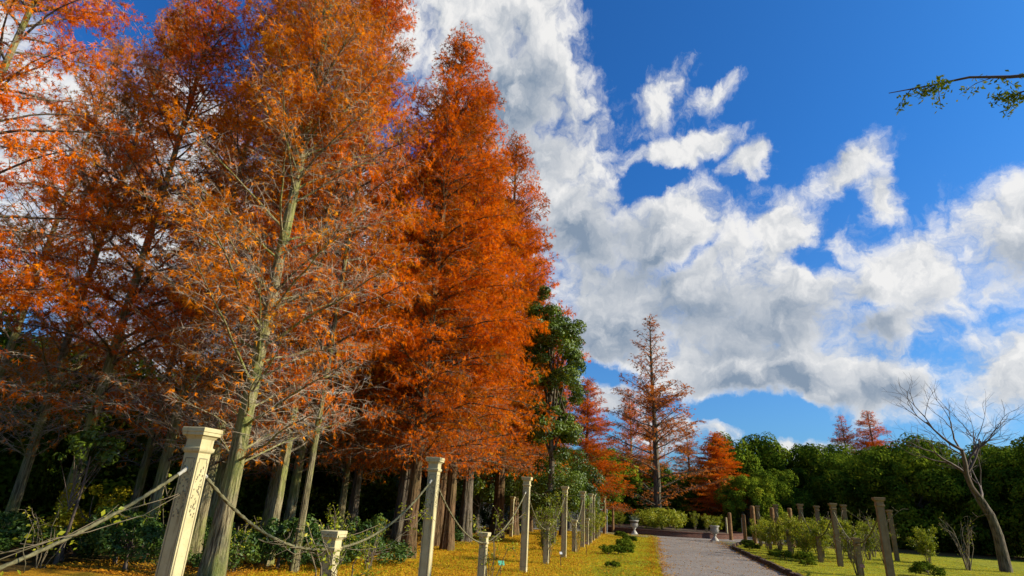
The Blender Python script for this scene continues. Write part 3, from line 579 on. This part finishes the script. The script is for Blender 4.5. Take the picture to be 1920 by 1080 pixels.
# ------------------------------------------------------------------ rope posts
def post_meshes(h, w, mat, seed, carve=True):
    r = np.random.RandomState(seed); hw = w / 2; out = []
    mb = MB(); lathe(mb, [(hw, -.2), (hw, h - .20)], 4, sq=True)
    out.append(('shaft', mb.mesh('shaft', [mat]), None))
    mb = MB(); c = w * .155 / .14
    lathe(mb, [(hw * 1.0, h - .22), (hw * 1.18, h - .205), (hw * 1.24, h - .19), (hw * 1.24, h - .175), (hw * 1.05, h - .168), (hw * 1.05, h - .10), (hw * 1.28, h - .075), (hw * 1.50, h - .066), (hw * 1.50, h - .040), (hw * 1.58, h - .036), (hw * 1.58, h - .004), (hw * 1.50, h)], 4, sq=True)
    out.append(('capital', mb.mesh('capital', [mat]), None))
    if carve:                                    # sunk border line and carved foliage on the faces
        for q in range(4):
            a_ = q * math.pi / 2; ca, sa = math.cos(a_), math.sin(a_)
            def face(px, pz, sx_, sz_, dp=.006):
                return (ca * hw - sa * px, sa * hw + ca * px, pz), (dp, sx_, sz_)
            mb = MB(); z1, z0 = h - .30, .12; b = hw * .74
            for px, pz, sx_, sz_ in ((b, (z0 + z1) / 2, .007, z1 - z0), (-b, (z0 + z1) / 2, .007, z1 - z0), (0, z1 + .035, b * 1.3, .007), (0, z0, b * 2, .007), (b * .82, z1 + .018, .007, .04), (-b * .82, z1 + .018, .007, .04)):
                c_, s_ = face(px, pz, sx_, sz_); box(mb, c_, s_, 0, a_)
            out.append(('border_line', mb.mesh('border_line', ['carving']), None))
            mb = MB(); nk = int(40 * (.9 if h > 1.5 else .5))
            for k in range(nk):
                pz = h - .33 - .42 * (k / nk) * (1 if h > 1.5 else .7) - r.uniform(0, .02); px = r.uniform(-.62, .62) * hw
                c_, s_ = face(px, pz, r.uniform(.005, .014), r.uniform(.006, .022), r.uniform(.006, .012)); box(mb, c_, s_, 0, a_ )
            out.append(('carved_relief', mb.mesh('carved_relief', ['carving']), 'stuff'))
    return out
PT = post_meshes(2.1, .15, 'stone', 1); PS = post_meshes(1.05, .135, 'stone', 2)
QT = post_meshes(2.1, .16, 'stone_shade_brown', 3); QS = post_meshes(1.05, .15, 'stone_shade_brown', 4)
ROWA = math.atan2(.9701, .2425)      # direction of the rows
def post(kind, x, y, z, label, group, jit=0.0):
    o = empty('rope_post', (x, y, z), ROWA + jit); tag(o, label, 'post', group)
    for nm, me, kd in kind:
        c_ = link(nm, me, o)
        if kd: c_['kind'] = kd
    return o
LT = [(-2.75, 5.45, -.13), (-1.07, 9.62, 0), (.63, 14.8, 0), (2.06, 19.56, -.02), (3.34, 24.76, 0), (4.15, 28.14, 0), (4.61, 30.37, 0), (5.55, 34.6, 0), (6.55, 38.3, 0)]
LS = [(-1.87, 7.18, .03), (-.27, 12.07, -.12), (1.32, 17.1, 0), (2.68, 22.08, 0), (3.75, 26.4, 0), (5.1, 32.4, 0)]
L0 = (-4.6, 1.2, -.1); LS0 = (-3.72, 3.25, -.25)
ORD = ['tenth', 'ninth', 'eighth', 'seventh', 'sixth', 'fifth', 'fourth', 'third', 'second', 'first']
lab = ['tall pale carved stone post standing in front of the thickest mossy redwood trunk', 'tall pale carved stone post in front of the reddish flared redwood trunk', 'tall stone post beside the green plant label, eighth from the left urn']
for i, p in enumerate(LT):
    if i == 8: continue
    post(PT, *p, lab[i] if i < 3 else f'tall capped stone post on the golden lawn, {ORD[i+1]} from the left urn', 'tall stone rope posts on the golden lawn', rr.uniform(-.03, .03))
slab_ = ['short pale stone post holding the sagging rope beside the carved post', 'short stone post wrapped in dry canes beside the green plant label', 'short stone post inside the feathery green rose bush']
for i, p in enumerate(LS):
    post(PS, *p, slab_[i] if i < 3 else f'short stone post just before the {ORD[i+2]} tall post from the urn', 'short stone rope posts on the golden lawn', rr.uniform(-.04, .04))
RT = [(9.5, 15.25, 0), (12.11, 22.21, 0), (12.7, 25.86, 0), (13.34, 29.59, 0), (14.75, 35.04, 0)]
RS = [(10.8, 18.76, 0), (12.25, 23.8, 0), (12.75, 27.3, 0), (13.6, 31.2, 0)]
RB = [(15.2, 27.0, .1), (14.3, 27.6, .0), (17.6, 27.6, 0)]
ro_ = ['fifth', 'fourth', 'third', 'second', 'first']
for i, p in enumerate(RT):
    post(QT, *p, 'weathered, shade-toned brown post with a broad cap, fifth from the right urn, before bare twigs' if i == 0 else f'weathered, shade-toned brown capped post right of the path, {ro_[i]} from the right urn', 'brown rope posts right of the path', rr.uniform(-.06, .06))
for i, p in enumerate(RS):
    post(QS, *p, 'short brown post with canes tangled over it beside the dark plant label' if i == 0 else f'short brown post in a rose bush before the {ro_[i+1]} tall brown post', 'short brown rope posts right of the path', rr.uniform(-.06, .06))
for i, p in enumerate(RB):
    post(QT, *p, ['brown capped post of the back row with a rose climbing its rope', 'brown capped post of the back row behind the reddish rose bush', 'outer brown capped post of the back row near the bare tree'][i], 'back row of brown rope posts', rr.uniform(-.06, .06))
# extra row of pale posts in the wood side lawn, far off
def wood_post(x, y, h, r_, label, mat='wood'):
    mb = MB(); lathe(mb, [(r_, -.15), (r_ * .98, h * .5), (r_ * .95, h - .02), (r_ * .8, h)], 12, rot=rr.random()); o = empty('timber_post', (x, y, 0)); tag(o, label, 'post', 'round timber posts around the forecourt')
    link('shaft', mb.mesh('shaft', [mat], False), o)
    mb = MB(); lathe(mb, [(r_ * .78, h - .002), (r_ * .78, h + .012), (r_ * .5, h + .022)], 12); link('end_grain', mb.mesh('end_grain', ['stone_shade_brown']), o)
wood_post(7.7, 41.9, 1.6, .09, 'slim orange-brown timber post standing alone nearest the left urn'); wood_post(6.63, 39.0, 2.1, .11, 'taller orange-brown timber post at the end of the stone post row')
wood_post(15.43, 37.46, 2.1, .14, 'thick orange timber post behind the first brown capped post'); wood_post(16.2, 36.5, 2.05, .13, 'timber post poking above the middle rose bushes'); wood_post(16.6, 35.1, 2.05, .13, 'timber post right of the second brown capped post')
wood_post(15.1, 40.4, 1.65, .12, 'stout timber post beside the right urn'); wood_post(14.0, 35.3, 1.6, .10, 'timber post at the start of the right rose row'); wood_post(16.0, 43.5, 1.35, .07, 'pale thin timber post behind the stout timber post', 'stone'); wood_post(18.5, 47, 1.35, .07, 'pale thin timber post among the far roses', 'stone')
for i, (x, y) in enumerate([(1.5, 33.2), (2.6, 36.5), (.6, 29.6), (3.0, 33.0), (3.9, 38.0)]):
    post(PS if i % 2 else PT, x, y, 0 if i % 2 else -.3, 'pale stone post standing back by the redwood trunks beyond the rope row', 'pale posts back by the trunks')

# ------------------------------------------------------------------ ropes
def rope_span(a, b, sag, r_, label, group, seg, wrap=True, mat='rope'):
    a, b = np.array(a), np.array(b); s = np.linspace(0, 1, seg)[:, None]; P_ = a + (b - a) * s; P_[:, 2] -= sag * 4 * (s * (1 - s))[:, 0]
    L = np.linalg.norm(b - a) * 1.05; step = L / seg; o = empty('rope', tuple(a)); tag(o, label, 'rope', group)
    mb = MB(); tubes(mb, P_ - a, np.full(seg, r_), 9 if seg > 90 else 6, lobes=(lambda i, t_: 1 + .30 * np.cos(3 * t_ + i * step * 6.28 / (.034 * 3))) if seg > 90 else None)
    link('strands', mb.mesh('strands', [mat], True), o)
    if wrap:
        k = max(3, int(.16 / step)); mb = MB(); tubes(mb, (P_ - a)[:k + 2], np.full(k + 2, r_ * 1.2), 8); link('end_wrap', mb.mesh('end_wrap', ['wrap']), o)
def top_at(p, h): return (p[0], p[1], p[2] + h)
pairs = [(LT[0], LS0, 'hemp rope running down from the carved post past the climbing rose leaves'), (LT[0], LS[0], 'hemp rope sagging from the carved post to the first short post'), (LT[1], LS[0], 'hemp rope with rose leaves between the first short post and the second tall post'), (LT[1], LS[1], 'hemp rope sloping from the second tall post to the cane-wrapped short post'),
         (LT[2], LS[1], 'rope from the cane-wrapped short post up to the post by the green label'), (LT[2], LS[2], 'rope from the post by the green label into the feathery rose bush')]
for i, (p, q, lb) in enumerate(pairs):
    rope_span(top_at(p, 1.80), top_at(q, .86 if i else .9), .225, .0135, lb, 'hemp ropes on the left posts', 260 if i < 4 else 120)
for i in range(2, 6):
    if i + 1 < len(LT) - 1:
        if i < 5:
            rope_span(top_at(LT[i + 1], 1.80), top_at(LS[min(i, 5)], .85), .215, .02, 'thin rope draped between the farther posts of the left row', 'ropes on the far left posts', 20, False)
            if i + 1 < 6 and i + 1 < len(LS): rope_span(top_at(LT[i + 1], 1.80), top_at(LS[i + 1] if i + 1 < len(LS) else LS[-1], .85), .215, .02, 'thin rope draped between the farther posts of the left row', 'ropes on the far left posts', 20, False)
RL_ = ['mossy rope sagging from the broad-capped brown post to the short brown post', 'rope under dry canes above the dark square plant label']
for k_ in range(1, 4): RL_ += [f'rope sloping down from the {ro_[k_]} brown post towards the {ro_[k_+1]}', f'rope rising to the {ro_[k_+1]} brown post from the short post before it']
rpairs = [(RT[0], RS[0]), (RT[1], RS[0]), (RT[1], RS[1]), (RT[2], RS[1]), (RT[2], RS[2]), (RT[3], RS[2]), (RT[3], RS[3]), (RT[4], RS[3])]
for i, (p, q) in enumerate(rpairs):
    rope_span(top_at(p, 1.82), top_at(q, .9), .225, .022, RL_[i], 'ropes on the right posts', 40, False)

# ------------------------------------------------------------------ roses, shrubs, cushions
def bush(seed, nst, h, spread, nl, size, mats, lmin=.25, straight=.5, up=1.0, petals=0, r0=.008):
    rng = np.random.RandomState(seed); sm, lm = MB(), MB(); n = 8; s = np.linspace(0, 1, n)
    a_ = rng.uniform(0, 6.28, nst); hh_ = h * rng.uniform(.6, 1.05, nst); sp = spread * rng.uniform(.3, 1.0, nst)
    P_ = np.stack([np.cos(a_)[:, None] * (sp[:, None] * s ** 1.3 + .05), np.sin(a_)[:, None] * (sp[:, None] * s ** 1.3 + .05), hh_[:, None] * np.sin(s * np.pi / 2 * 1.05) * up], -1)
    P_[:, 1:] += np.cumsum(rng.normal(0, .022 * h, (nst, n - 1, 3)), 1); P_[:, 0, 2] = -.03; P_[:, 1:, 2] = np.maximum(P_[:, 1:, 2], .02)
    tubes(sm, P_, r0 * np.linspace(1, .4, n)[None].repeat(nst, 0), 4)
    m2 = nst * 4; own = rng.randint(0, nst, m2); f = rng.uniform(.3, 1, m2) * (n - 1.01); i0 = f.astype(int); st = P_[own, i0]; d = norm(rng.normal(size=(m2, 3)) + np.array([0, 0, .5])); ln = rng.uniform(.1, .35, m2) * h * .5
    Q = np.stack([st, st + d * (ln * .5)[:, None], st + (d + rng.normal(0, .2, d.shape)) * ln[:, None]], 1); tubes(sm, Q, r0 * .55 * np.array([1, .7, .35])[None].repeat(m2, 0), 3)
    o2 = rng.randint(0, m2, nl); f = rng.uniform(.1, 1, nl)[:, None]; pos = Q[o2, 0] * (1 - f) + Q[o2, 2] * f + rng.normal(0, size * .9, (nl, 3)); pos[:, 2] = np.maximum(pos[:, 2], lmin * h * .3)
    leaves(lm, pos, norm(rng.normal(size=(nl, 3)) + np.array([0, 0, .6])), rng.uniform(.7, 1.3, nl) * size, rng, 0, None, .6)
    out = [('stems', sm.mesh('stems', [mats[0]], True)), ('foliage', lm.mesh('foliage', [mats[1]]))]
    for k in range(petals):
        mb = MB(); c = pos[rng.randint(0, nl)]; pd = norm(rng.normal(size=(9, 3)) + np.array([0, 0, .4])); leaves(mb, c + pd * .025, pd, np.full(9, .05), rng, 0, None, .9); out.append(('bloom', mb.mesh('bloom', [mats[2]])))
    return out
def plant(name, var, x, y, rz, sc, label, group=None, cat='bush', z=0.0):
    o = empty(name, (x, y, z), rz, sc); tag(o, label, cat, group)
    for nm, me in var: link(nm, me, o)
    return o
RBs = [bush(31, 16, 1.25, .62, 2600, .06, ('cane', 'rose', 'petal_w'), petals=2), bush(32, 14, 1.35, .55, 2300, .06, ('cane', 'rose', 'petal'), petals=2), bush(33, 18, 1.1, .7, 2900, .06, ('cane', 'rose', 'petal'), petals=1)]
RFe = bush(34, 22, 1.75, .62, 2200, .045, ('cane', 'rose'))
RThin = bush(35, 7, 1.2, .45, 260, .05, ('cane', 'rose'), r0=.010)
RBare = bush(36, 14, 1.7, .9, 60, .05, ('cane', 'rose'), r0=.012)
plant('rose_bush', RFe, 1.34, 17.15, 0, (1.0, 1.0, .95), 'feathery yellow-green rose bush wrapped round a short post on the golden lawn')
plant('rose_bush', RThin, -.1, 12.15, 1, 1.0, 'thin dry rose canes leaning on the short post by the green label')
plant('rose_bush', RThin, -1.75, 7.1, 2, (1.0, 1.0, .95), 'leafless pale rose canes curling round the first short post')
plant('rose_bush', RThin, 2.75, 22.0, 3, 1.0, 'dry rose canes at the foot of the fourth short post')
plant('rose_bush', RFe, 3.85, 26.6, 2, (.8, .8, .85), 'yellow-green rose on the rope posts past the fourth short post'); plant('rose_bush', RBs[0], 5.0, 32.2, 2, (1, 1, 1.1), 'green rose bush near the far end of the stone post row'); plant('rose_bush', RBs[1], 5.9, 36.4, 2, (1, 1, .9), 'small green rose bush by the taller timber post')
rb = [(14.4, 34.2), (14.0, 32.6), (13.55, 31.3), (13.2, 29.3), (12.85, 27.4), (12.5, 25.4), (12.3, 23.9), (15.6, 33.4), (15.3, 31.0), (15.0, 29.2), (14.6, 26.6), (16.4, 30.0), (16.0, 27.0), (17.8, 29.6), (18.6, 27.0), (13.9, 24.6), (17.0, 33.0)]
RBL = ['rose bush at the foot of the first brown post from the right urn', 'rose bush between the first and second brown posts from the right urn', 'rose bush round the short post before the first brown post', 'rose bush at the foot of the second brown post from the right urn', 'rose bush round the short post before the second brown post', 'rose bush at the foot of the third brown post from the right urn', 'rose bush round the short post before the third brown post']
for i, (x, y) in enumerate(rb):
    plant('rose_bush', RBs[i % 3], x, y, i * 1.9, rr.uniform(.9, 1.25), RBL[i] if i < 7 else 'leafy yellow-green rose bush in the rows behind the front brown posts', 'rose bushes right of the path')
plant('rose_bush', RBare, 10.75, 18.8, .4, (1, 1, .9), 'bare tangled rose canes over the short brown post by the dark label')
plant('rose_bush', RBare, 15.4, 24.9, 2.0, (1.1, 1.1, 1.35), 'tall bare twiggy rose behind the broad-capped brown post'); plant('rose_bush', RBare, 14.2, 26.0, 3.0, (1, 1, 1.25), 'bare twiggy rose behind the middle brown posts'); plant('rose_bush', RBare, 18.0, 24.0, 1.0, (1.3, 1.3, 1.3), 'bare twiggy rose near the leafless tree')
# canes along ropes
def climber(pa, pb, sag, seed, nl, label, mats=('cane', 'rose')):
    rng = np.random.RandomState(seed); a, b = np.array(pa), np.array(pb); o = empty('climbing_rose', tuple(a)); tag(o, label, 'climbing rose'); sm, lm = MB(), MB(); cs = []
    for k in range(2):
        s = np.linspace(0, 1, 14); c = (a + (b - a) * s[:, None]); c[:, 2] -= sag * 4 * s * (1 - s); c = c + np.cumsum(rng.normal(0, .025, c.shape), 0) * np.sin(s * 3.14)[:, None] + np.array([0, 0, .02]); cs.append(c - a)
    cs = np.array(cs); tubes(sm, cs, np.full((2, 14), .0035), 4)
    m_ = 26; st = cs[rng.randint(0, 2, m_), rng.randint(1, 14, m_)]; d = norm(rng.normal(size=(m_, 3)) + np.array([0, 0, .3])) * rng.uniform(.08, .32, m_)[:, None]; Q = np.stack([st, st + d * .5 + rng.normal(0, .02, d.shape), st + d], 1); tubes(sm, Q, np.array([.004, .003, .002])[None].repeat(m_, 0), 3)
    f = rng.uniform(.1, 1, nl)[:, None]; ow = rng.randint(0, m_, nl); pos = Q[ow, 0] * (1 - f) + Q[ow, 2] * f + rng.normal(0, .03, (nl, 3)); leaves(lm, pos, norm(rng.normal(size=(nl, 3)) + np.array([0, 0, .6])), rng.uniform(.03, .06, nl), rng, 0, None, .65)
    link('canes', sm.mesh('canes', [mats[0]], True), o); link('foliage', lm.mesh('foliage', [mats[1]]), o)
climber(top_at(LT[1], 1.35), top_at(LS[0], .88), .14, 1, 110, 'climbing rose with small leaves on the rope left of the second tall post')
climber(top_at(LT[0], 1.55), (LS0[0], LS0[1], .8), .13, 2, 70, 'climbing rose leaves on the rope left of the carved post')
climber((-2.35, 6.2, 1.0), top_at(LS[0], .86), .05, 3, 26, 'pale leafless canes hugging the rope left of the first short post')
climber(top_at(RT[1], 1.7), top_at(RS[0], .8), .20, 4, 60, 'dry rose canes along the rope above the dark plant label'); climber(top_at(RB[0], 1.9), (16.4, 25.4, 1.0), .15, 5, 180, 'leafy rose hanging on the back-row rope')
climber(top_at(LT[2], 1.3), top_at(LS[1], .8), .1, 6, 60, 'thin rose cane arching to the post by the green label')

# undergrowth below the redwoods
SH = [broadleaf(41, 1.1, .75, .5, 26, 2600, .085, .03, keepz=-.6, mats=('twig_dark', 'ivy')), broadleaf(42, .8, .85, .35, 26, 2600, .08, .03, keepz=-.5, mats=('twig_dark', 'ivy'))]
SY = broadleaf(43, 1.5, .7, .8, 26, 2200, .08, .03, keepz=-.7, mats=('twig_dark', 'yellowleaf'))
us = [(-6.6, 11.6), (-5.6, 13.9), (-4.3, 14.3), (-3.5, 13.6), (-3.4, 15.6), (-2.9, 14.6), (-7.3, 12.4), (-8.4, 12.5), (-9.6, 11.8), (-6.0, 15.4), (-4.6, 16.2), (-3.8, 17.6), (-7.2, 15.8), (-9.2, 14.9), (-10.8, 13.4), (-5.2, 12.3), (-4.3, 12.9), (-2.2, 23.6), (-3.0, 26.0), (-1.8, 28.6), (-8.9, 10.6), (-6.9, 18.2), (-10.5, 17.0), (-3.0, 31), (-.6, 36), (.4, 40), (-5, 28), (-12.5, 14.5)]
for i, (x, y) in enumerate(us):
    plant('undergrowth_shrub', SH[i % 2], x, y, i * 1.1, (rr.uniform(.7, 1.25), rr.uniform(.7, 1.25), rr.uniform(.45, 1.05)), 'leafy green undergrowth shrub at the foot of the redwood trunks', 'undergrowth shrubs under the redwoods', 'shrub')
for i, (x, y) in enumerate([(-4.9, 12.0), (-3.2, 12.6), (-6.4, 12.2), (-2.7, 13.6), (-7.9, 11.2), (-3.9, 15.0)]):
    plant('dry_stems', RThin, x, y, i * 2.0, (1, 1, .7 + .1 * (i % 3)), 'thin dry stems rising from the undergrowth at the edge of the golden lawn', 'dry stems in the undergrowth', 'plant')
plant('undergrowth_shrub', SY, -8.55, 13.1, 0, 1.0, 'yellow-leaved shrub left of the carved post under the redwoods', None, 'shrub')
plant('undergrowth_shrub', broadleaf(44, 2.6, .6, 1.9, 14, 500, .12, .03, mats=('twig_dark', 'green')), -8.0, 11.6, 0, 1.0, 'young broad-leaved sapling beside the outermost visible rope', None, 'shrub')
plant('flower_bed_shrub', broadleaf(45, 1.5, 1.7, .7, 50, 9000, .11, .06, keepz=-.5, mats=('twig_dark', 'rose')), 11.3, 43.4, 0, (1.1, .8, .95), 'wide yellow-green shrub at the foot of the lone redwood', None, 'shrub', .3)
for i, (x, y, sc) in enumerate([(8.6, 44.4, .7), (14.6, 43.6, .8), (16.0, 45.2, .9), (9.4, 48, .8), (15.4, 48.6, .9)]):
    plant('flower_bed_shrub', RBs[i % 3], x, y, i, sc, 'small rose bush planted in the round brick flower bed', 'roses in the round bed', 'bush', .27)
CU = [broadleaf(51, .34, .42, .13, 22, 2200, .05, .015, keepz=-.2, mats=('twig_dark', 'cushion')), broadleaf(52, .28, .36, .10, 20, 1800, .05, .015, keepz=-.2, mats=('twig_dark', 'cushion'))]
cl = [(7.0, 35.4, 1.0, 'dark cushion plant nearest the left urn'), (6.67, 32.2, 1.0, 'dark cushion plant second from the left urn'), (6.4, 30.4, .9, 'dark cushion plant third from the left urn'), (5.75, 28.2, 1.05, 'dark cushion plant fourth from the left urn'), (5.3, 26.2, .9, 'dark cushion plant fifth from the left urn'), (4.33, 22.1, 1.1, 'broad dark cushion plant on the lawn beside the path'), (3.85, 21.9, .9, 'dark cushion plant touching the broad one on the lawn'), (3.15, 17.1, .6, 'smallest dark tuft on the lawn beside the path'), (5.1, 24.6, .8, 'dark cushion plant just beyond the broad one'),
      (12.1, 29.8, 1.1, 'round dark cushion plant by the path under the second brown post'), (13.2, 33.0, 1.0, 'round dark cushion plant nearest the right urn'), (10.95, 24.3, 1.25, 'flat dark cushion plant in front of the third brown post'), (11.5, 23.6, 1.1, 'flat dark cushion plant beside its twin in front of the third brown post'), (10.6, 21.5, .75, 'small tuft by the kerb in front of the fourth brown post'), (13.4, 19.6, 1.3, 'low dark clump behind the broad-capped brown post')]
for i, (x, y, sc, lb) in enumerate(cl): plant('cushion_plant', CU[i % 2], x, y, i * 1.7, sc, lb, 'cushion plants on the lawns', 'plant')

# ------------------------------------------------------------------ urns
mb = MB(); lathe(mb, [(.24, 0), (.24, .07), (.19, .10), (.20, .13), (.12, .19), (.085, .27), (.095, .34), (.13, .36), (.13, .39), (.10, .40), (.19, .46), (.255, .56), (.275, .68), (.265, .80), (.285, .86), (.33, .90), (.345, .935), (.33, .96), (.28, .96), (.26, .90)], 32); um = mb.mesh('bowl', ['urn'], True)
mbb = MB(); box(mbb, (0, 0, .03), (.52, .52, .08)); ub = mbb.mesh('plinth', ['urn'])
mbg = MB()
for k in range(16):
    a_ = k * math.pi / 8; tubes(mbg, np.array([(r_ * math.cos(a_), r_ * math.sin(a_), z_) for r_, z_ in ((.20, .47), (.262, .56), (.283, .68), (.272, .79))]), np.array([.012, .02, .02, .012]), 5)
ug = mbg.mesh('ribs', ['urn'], True)
AG = MB(); rg = np.random.RandomState(61); N = 60; d = norm(rg.normal(size=(N, 3)) * np.array([.5, .5, .2]) + np.array([0, 0, .75])); slivers(AG, np.zeros((N, 3)) + rg.normal(0, .03, (N, 3)), d, rg.uniform(.3, .5, N), np.full(N, .05), 1, rg); agm = AG.mesh('blades', ['dusty'])
UL = bush(62, 10, .35, .32, 420, .06, ('cane', 'rose'))
for (x, y), lb in (((8.76, 40.2), 'white stone urn with a spiky plant left of the path end'), ((12.72, 36.6), 'white stone urn with trailing leaves right of the path end')):
    o = empty('stone_urn', (x, y, .012), 0, .86); tag(o, lb, 'urn'); b = link('bowl', um, o, (0, 0, .06)); link('ribs', ug, b); link('plinth', ub, o)
o = tag(empty('spiky_plant', (8.76, 40.2, .80)), 'grey spiky plant growing in the left white urn', 'plant'); link('blades', agm, o)
mb = MB(); lathe(mb, [(.02, -.1), (.27, -.06), (.27, 0), (.05, .02)], 16); link('potting_soil', mb.mesh('potting_soil', ['soil']), o)
plant('trailing_plant', UL, 12.72, 36.6, 0, 1.0, 'leafy plant growing in the right white urn', None, 'plant', .80)

# ------------------------------------------------------------------ plant labels
def plant_label(x, y, h, mat, rz, label, s=(.11, .075)):
    o = empty('plant_label', (x, y, 0), rz); tag(o, label, 'plant label'); mb = MB(); box(mb, (0, 0, h / 2 - .05), (.014, .008, h + .1)); link('stake', mb.mesh('stake', ['tag_dark']), o)
    mb = MB(); box(mb, (0, 0, 0), (s[0], .006, s[1])); p = link('plate', mb.mesh('plate', [mat]), o, (0, -.012, h + .02)); p.rotation_euler = (-.7, 0, 0)
plant_label(.10, 14.0, .22, 'tag_green', .3, 'small pale green plant label on a stake by the tall stone post', (.14, .11))
plant_label(1.68, 16.7, .30, 'tag_white', .2, 'small white plant label by the feathery rose bush', (.07, .07)); plant_label(2.95, 20.9, .35, 'tag_dark', .1, 'dark plant label by the fourth short post'); plant_label(4.6, 30.0, .3, 'tag_dark', .1, 'dark plant label by the fourth tall stone post from the urn')
plant_label(10.55, 18.2, .30, 'tag_dark', -.3, 'dark square plant label beside the tangled short brown post', (.12, .11)); plant_label(12.5, 29.0, .28, 'tag_dark', -.3, 'dark plant label under the second brown post')

# ------------------------------------------------------------------ chain-link fence at the back of the wood
fo = tag(empty('chain_link_fence', (-9, 35.2, 0)), 'grey chain-link fence glimpsed between the redwood trunks', 'fence'); r2 = MB(); n = 9; x0, x1 = 0, 16.0; dy = 5.0 / 16
pm = MB(); lathe(pm, [(.03, -.1), (.03, 1.45), (.01, 1.47)], 8); pm = pm.mesh('fence_post', ['steel'])
for k in range(n): link('fence_post', pm, fo, (x0 + k * 2, (x0 + k * 2) * dy, 0))
for zz in (1.42, .08): mb = MB(); tubes(mb, np.array([(x0, 0, zz), (x1, x1 * dy, zz)]), np.array([.022, .022]), 6); link('rail', mb.mesh('rail', ['steel']), fo)
mb = MB(); q = np.arange(-1.3, 16.0, .09); A_ = np.stack([np.clip(q, 0, 16), np.clip(q, 0, 16) * dy, .1 + np.clip(-q, 0, None)], -1); e2 = np.minimum(q + 1.3, 16); B_ = np.stack([e2, e2 * dy, .1 + (e2 - q)], -1)
tubes(mb, np.stack([A_, B_], 1), np.full((len(q), 2), .003), 3); A2 = A_.copy(); B2 = B_.copy(); A2[:, 2], B2[:, 2] = 1.5 - A_[:, 2], 1.5 - B_[:, 2]; tubes(mb, np.stack([A2, B2], 1), np.full((len(q), 2), .003), 3)
tag(link('wire_mesh', mb.mesh('wire_mesh', ['steel']), fo), kind='stuff')

# ------------------------------------------------------------------ grass and fallen needles
rng = np.random.RandomState(77)
def scatter(n, l0, l1, s0, s1, p=2.2):
    lon = s0 + (s1 - s0) * rng.uniform(0, 1, n) ** p; lat = rng.uniform(l0, l1, n); x = lat * .9701 + lon * .2425; y = -lat * .2425 + lon * .9701; return lat, lon, np.stack([x, y, np.full(n, .004)], -1)
mb = MB()
for n, l0, l1, s0, s1 in ((130000, -7.2, .16, 9, 42), (70000, 3.72, 14, 12, 40)):
    lat, lon, p = scatter(n, l0, l1, s0, s1, 1.7); d = norm(rng.normal(0, .5, (n, 3)) + np.array([0, 0, .9])); d[:, 2] = np.abs(d[:, 2])
    a = np.clip(.45 + .25 * sn(p, 1.5, 7) + rng.normal(0, .2, n) + np.clip(-lat - 2, 0, 3) * .08 - .22 * (lat > -1.2), 0, 1)
    slivers(mb, p, d, rng.uniform(.03, .065, n), rng.uniform(.006, .012, n), 1, rng, 0, a)
tag(link('grass', mb.mesh('grass', ['grass'])), 'short yellowing grass on both lawns', 'grass', kind='stuff')
mb = MB()
for n, l0, l1, s0, s1 in ((60000, -10.5, -1.8, 9, 40), (9000, -1.8, .3, 9, 42), (9000, None, (.02, .20), 9, 40), (6000, None, (3.62, .22), 10, 40), (2500, 3.7, 12, 12, 34), (2500, .4, 3.2, 10, 40)):
    lat, lon, p = scatter(n, l0 if l0 is not None else 0, l1 if l0 is not None else 0, s0, s1, 1.6)
    if l0 is None:
        lat = rng.normal(l1[0], l1[1], n) + .12 * np.sin(lon * 1.7); p[:, 0] += lat * .9701; p[:, 1] -= lat * .2425
    p[:, 2] += .012 + rng.uniform(0, .03, n) * ((lat < 0) | (lat > 3.6)); nr = norm(rng.normal(0, .25, (n, 3)) + np.array([0, 0, 1.])); d = norm(np.cross(nr, rng.normal(size=(n, 3))))
    slivers(mb, p, d, rng.uniform(.03, .08, n), rng.uniform(.012, .022, n), 1, rng)
tag(link('fallen_needles', mb.mesh('fallen_needles', ['litter'])), 'orange fallen needles scattered over lawn and path edges', 'fallen leaves', kind='stuff')
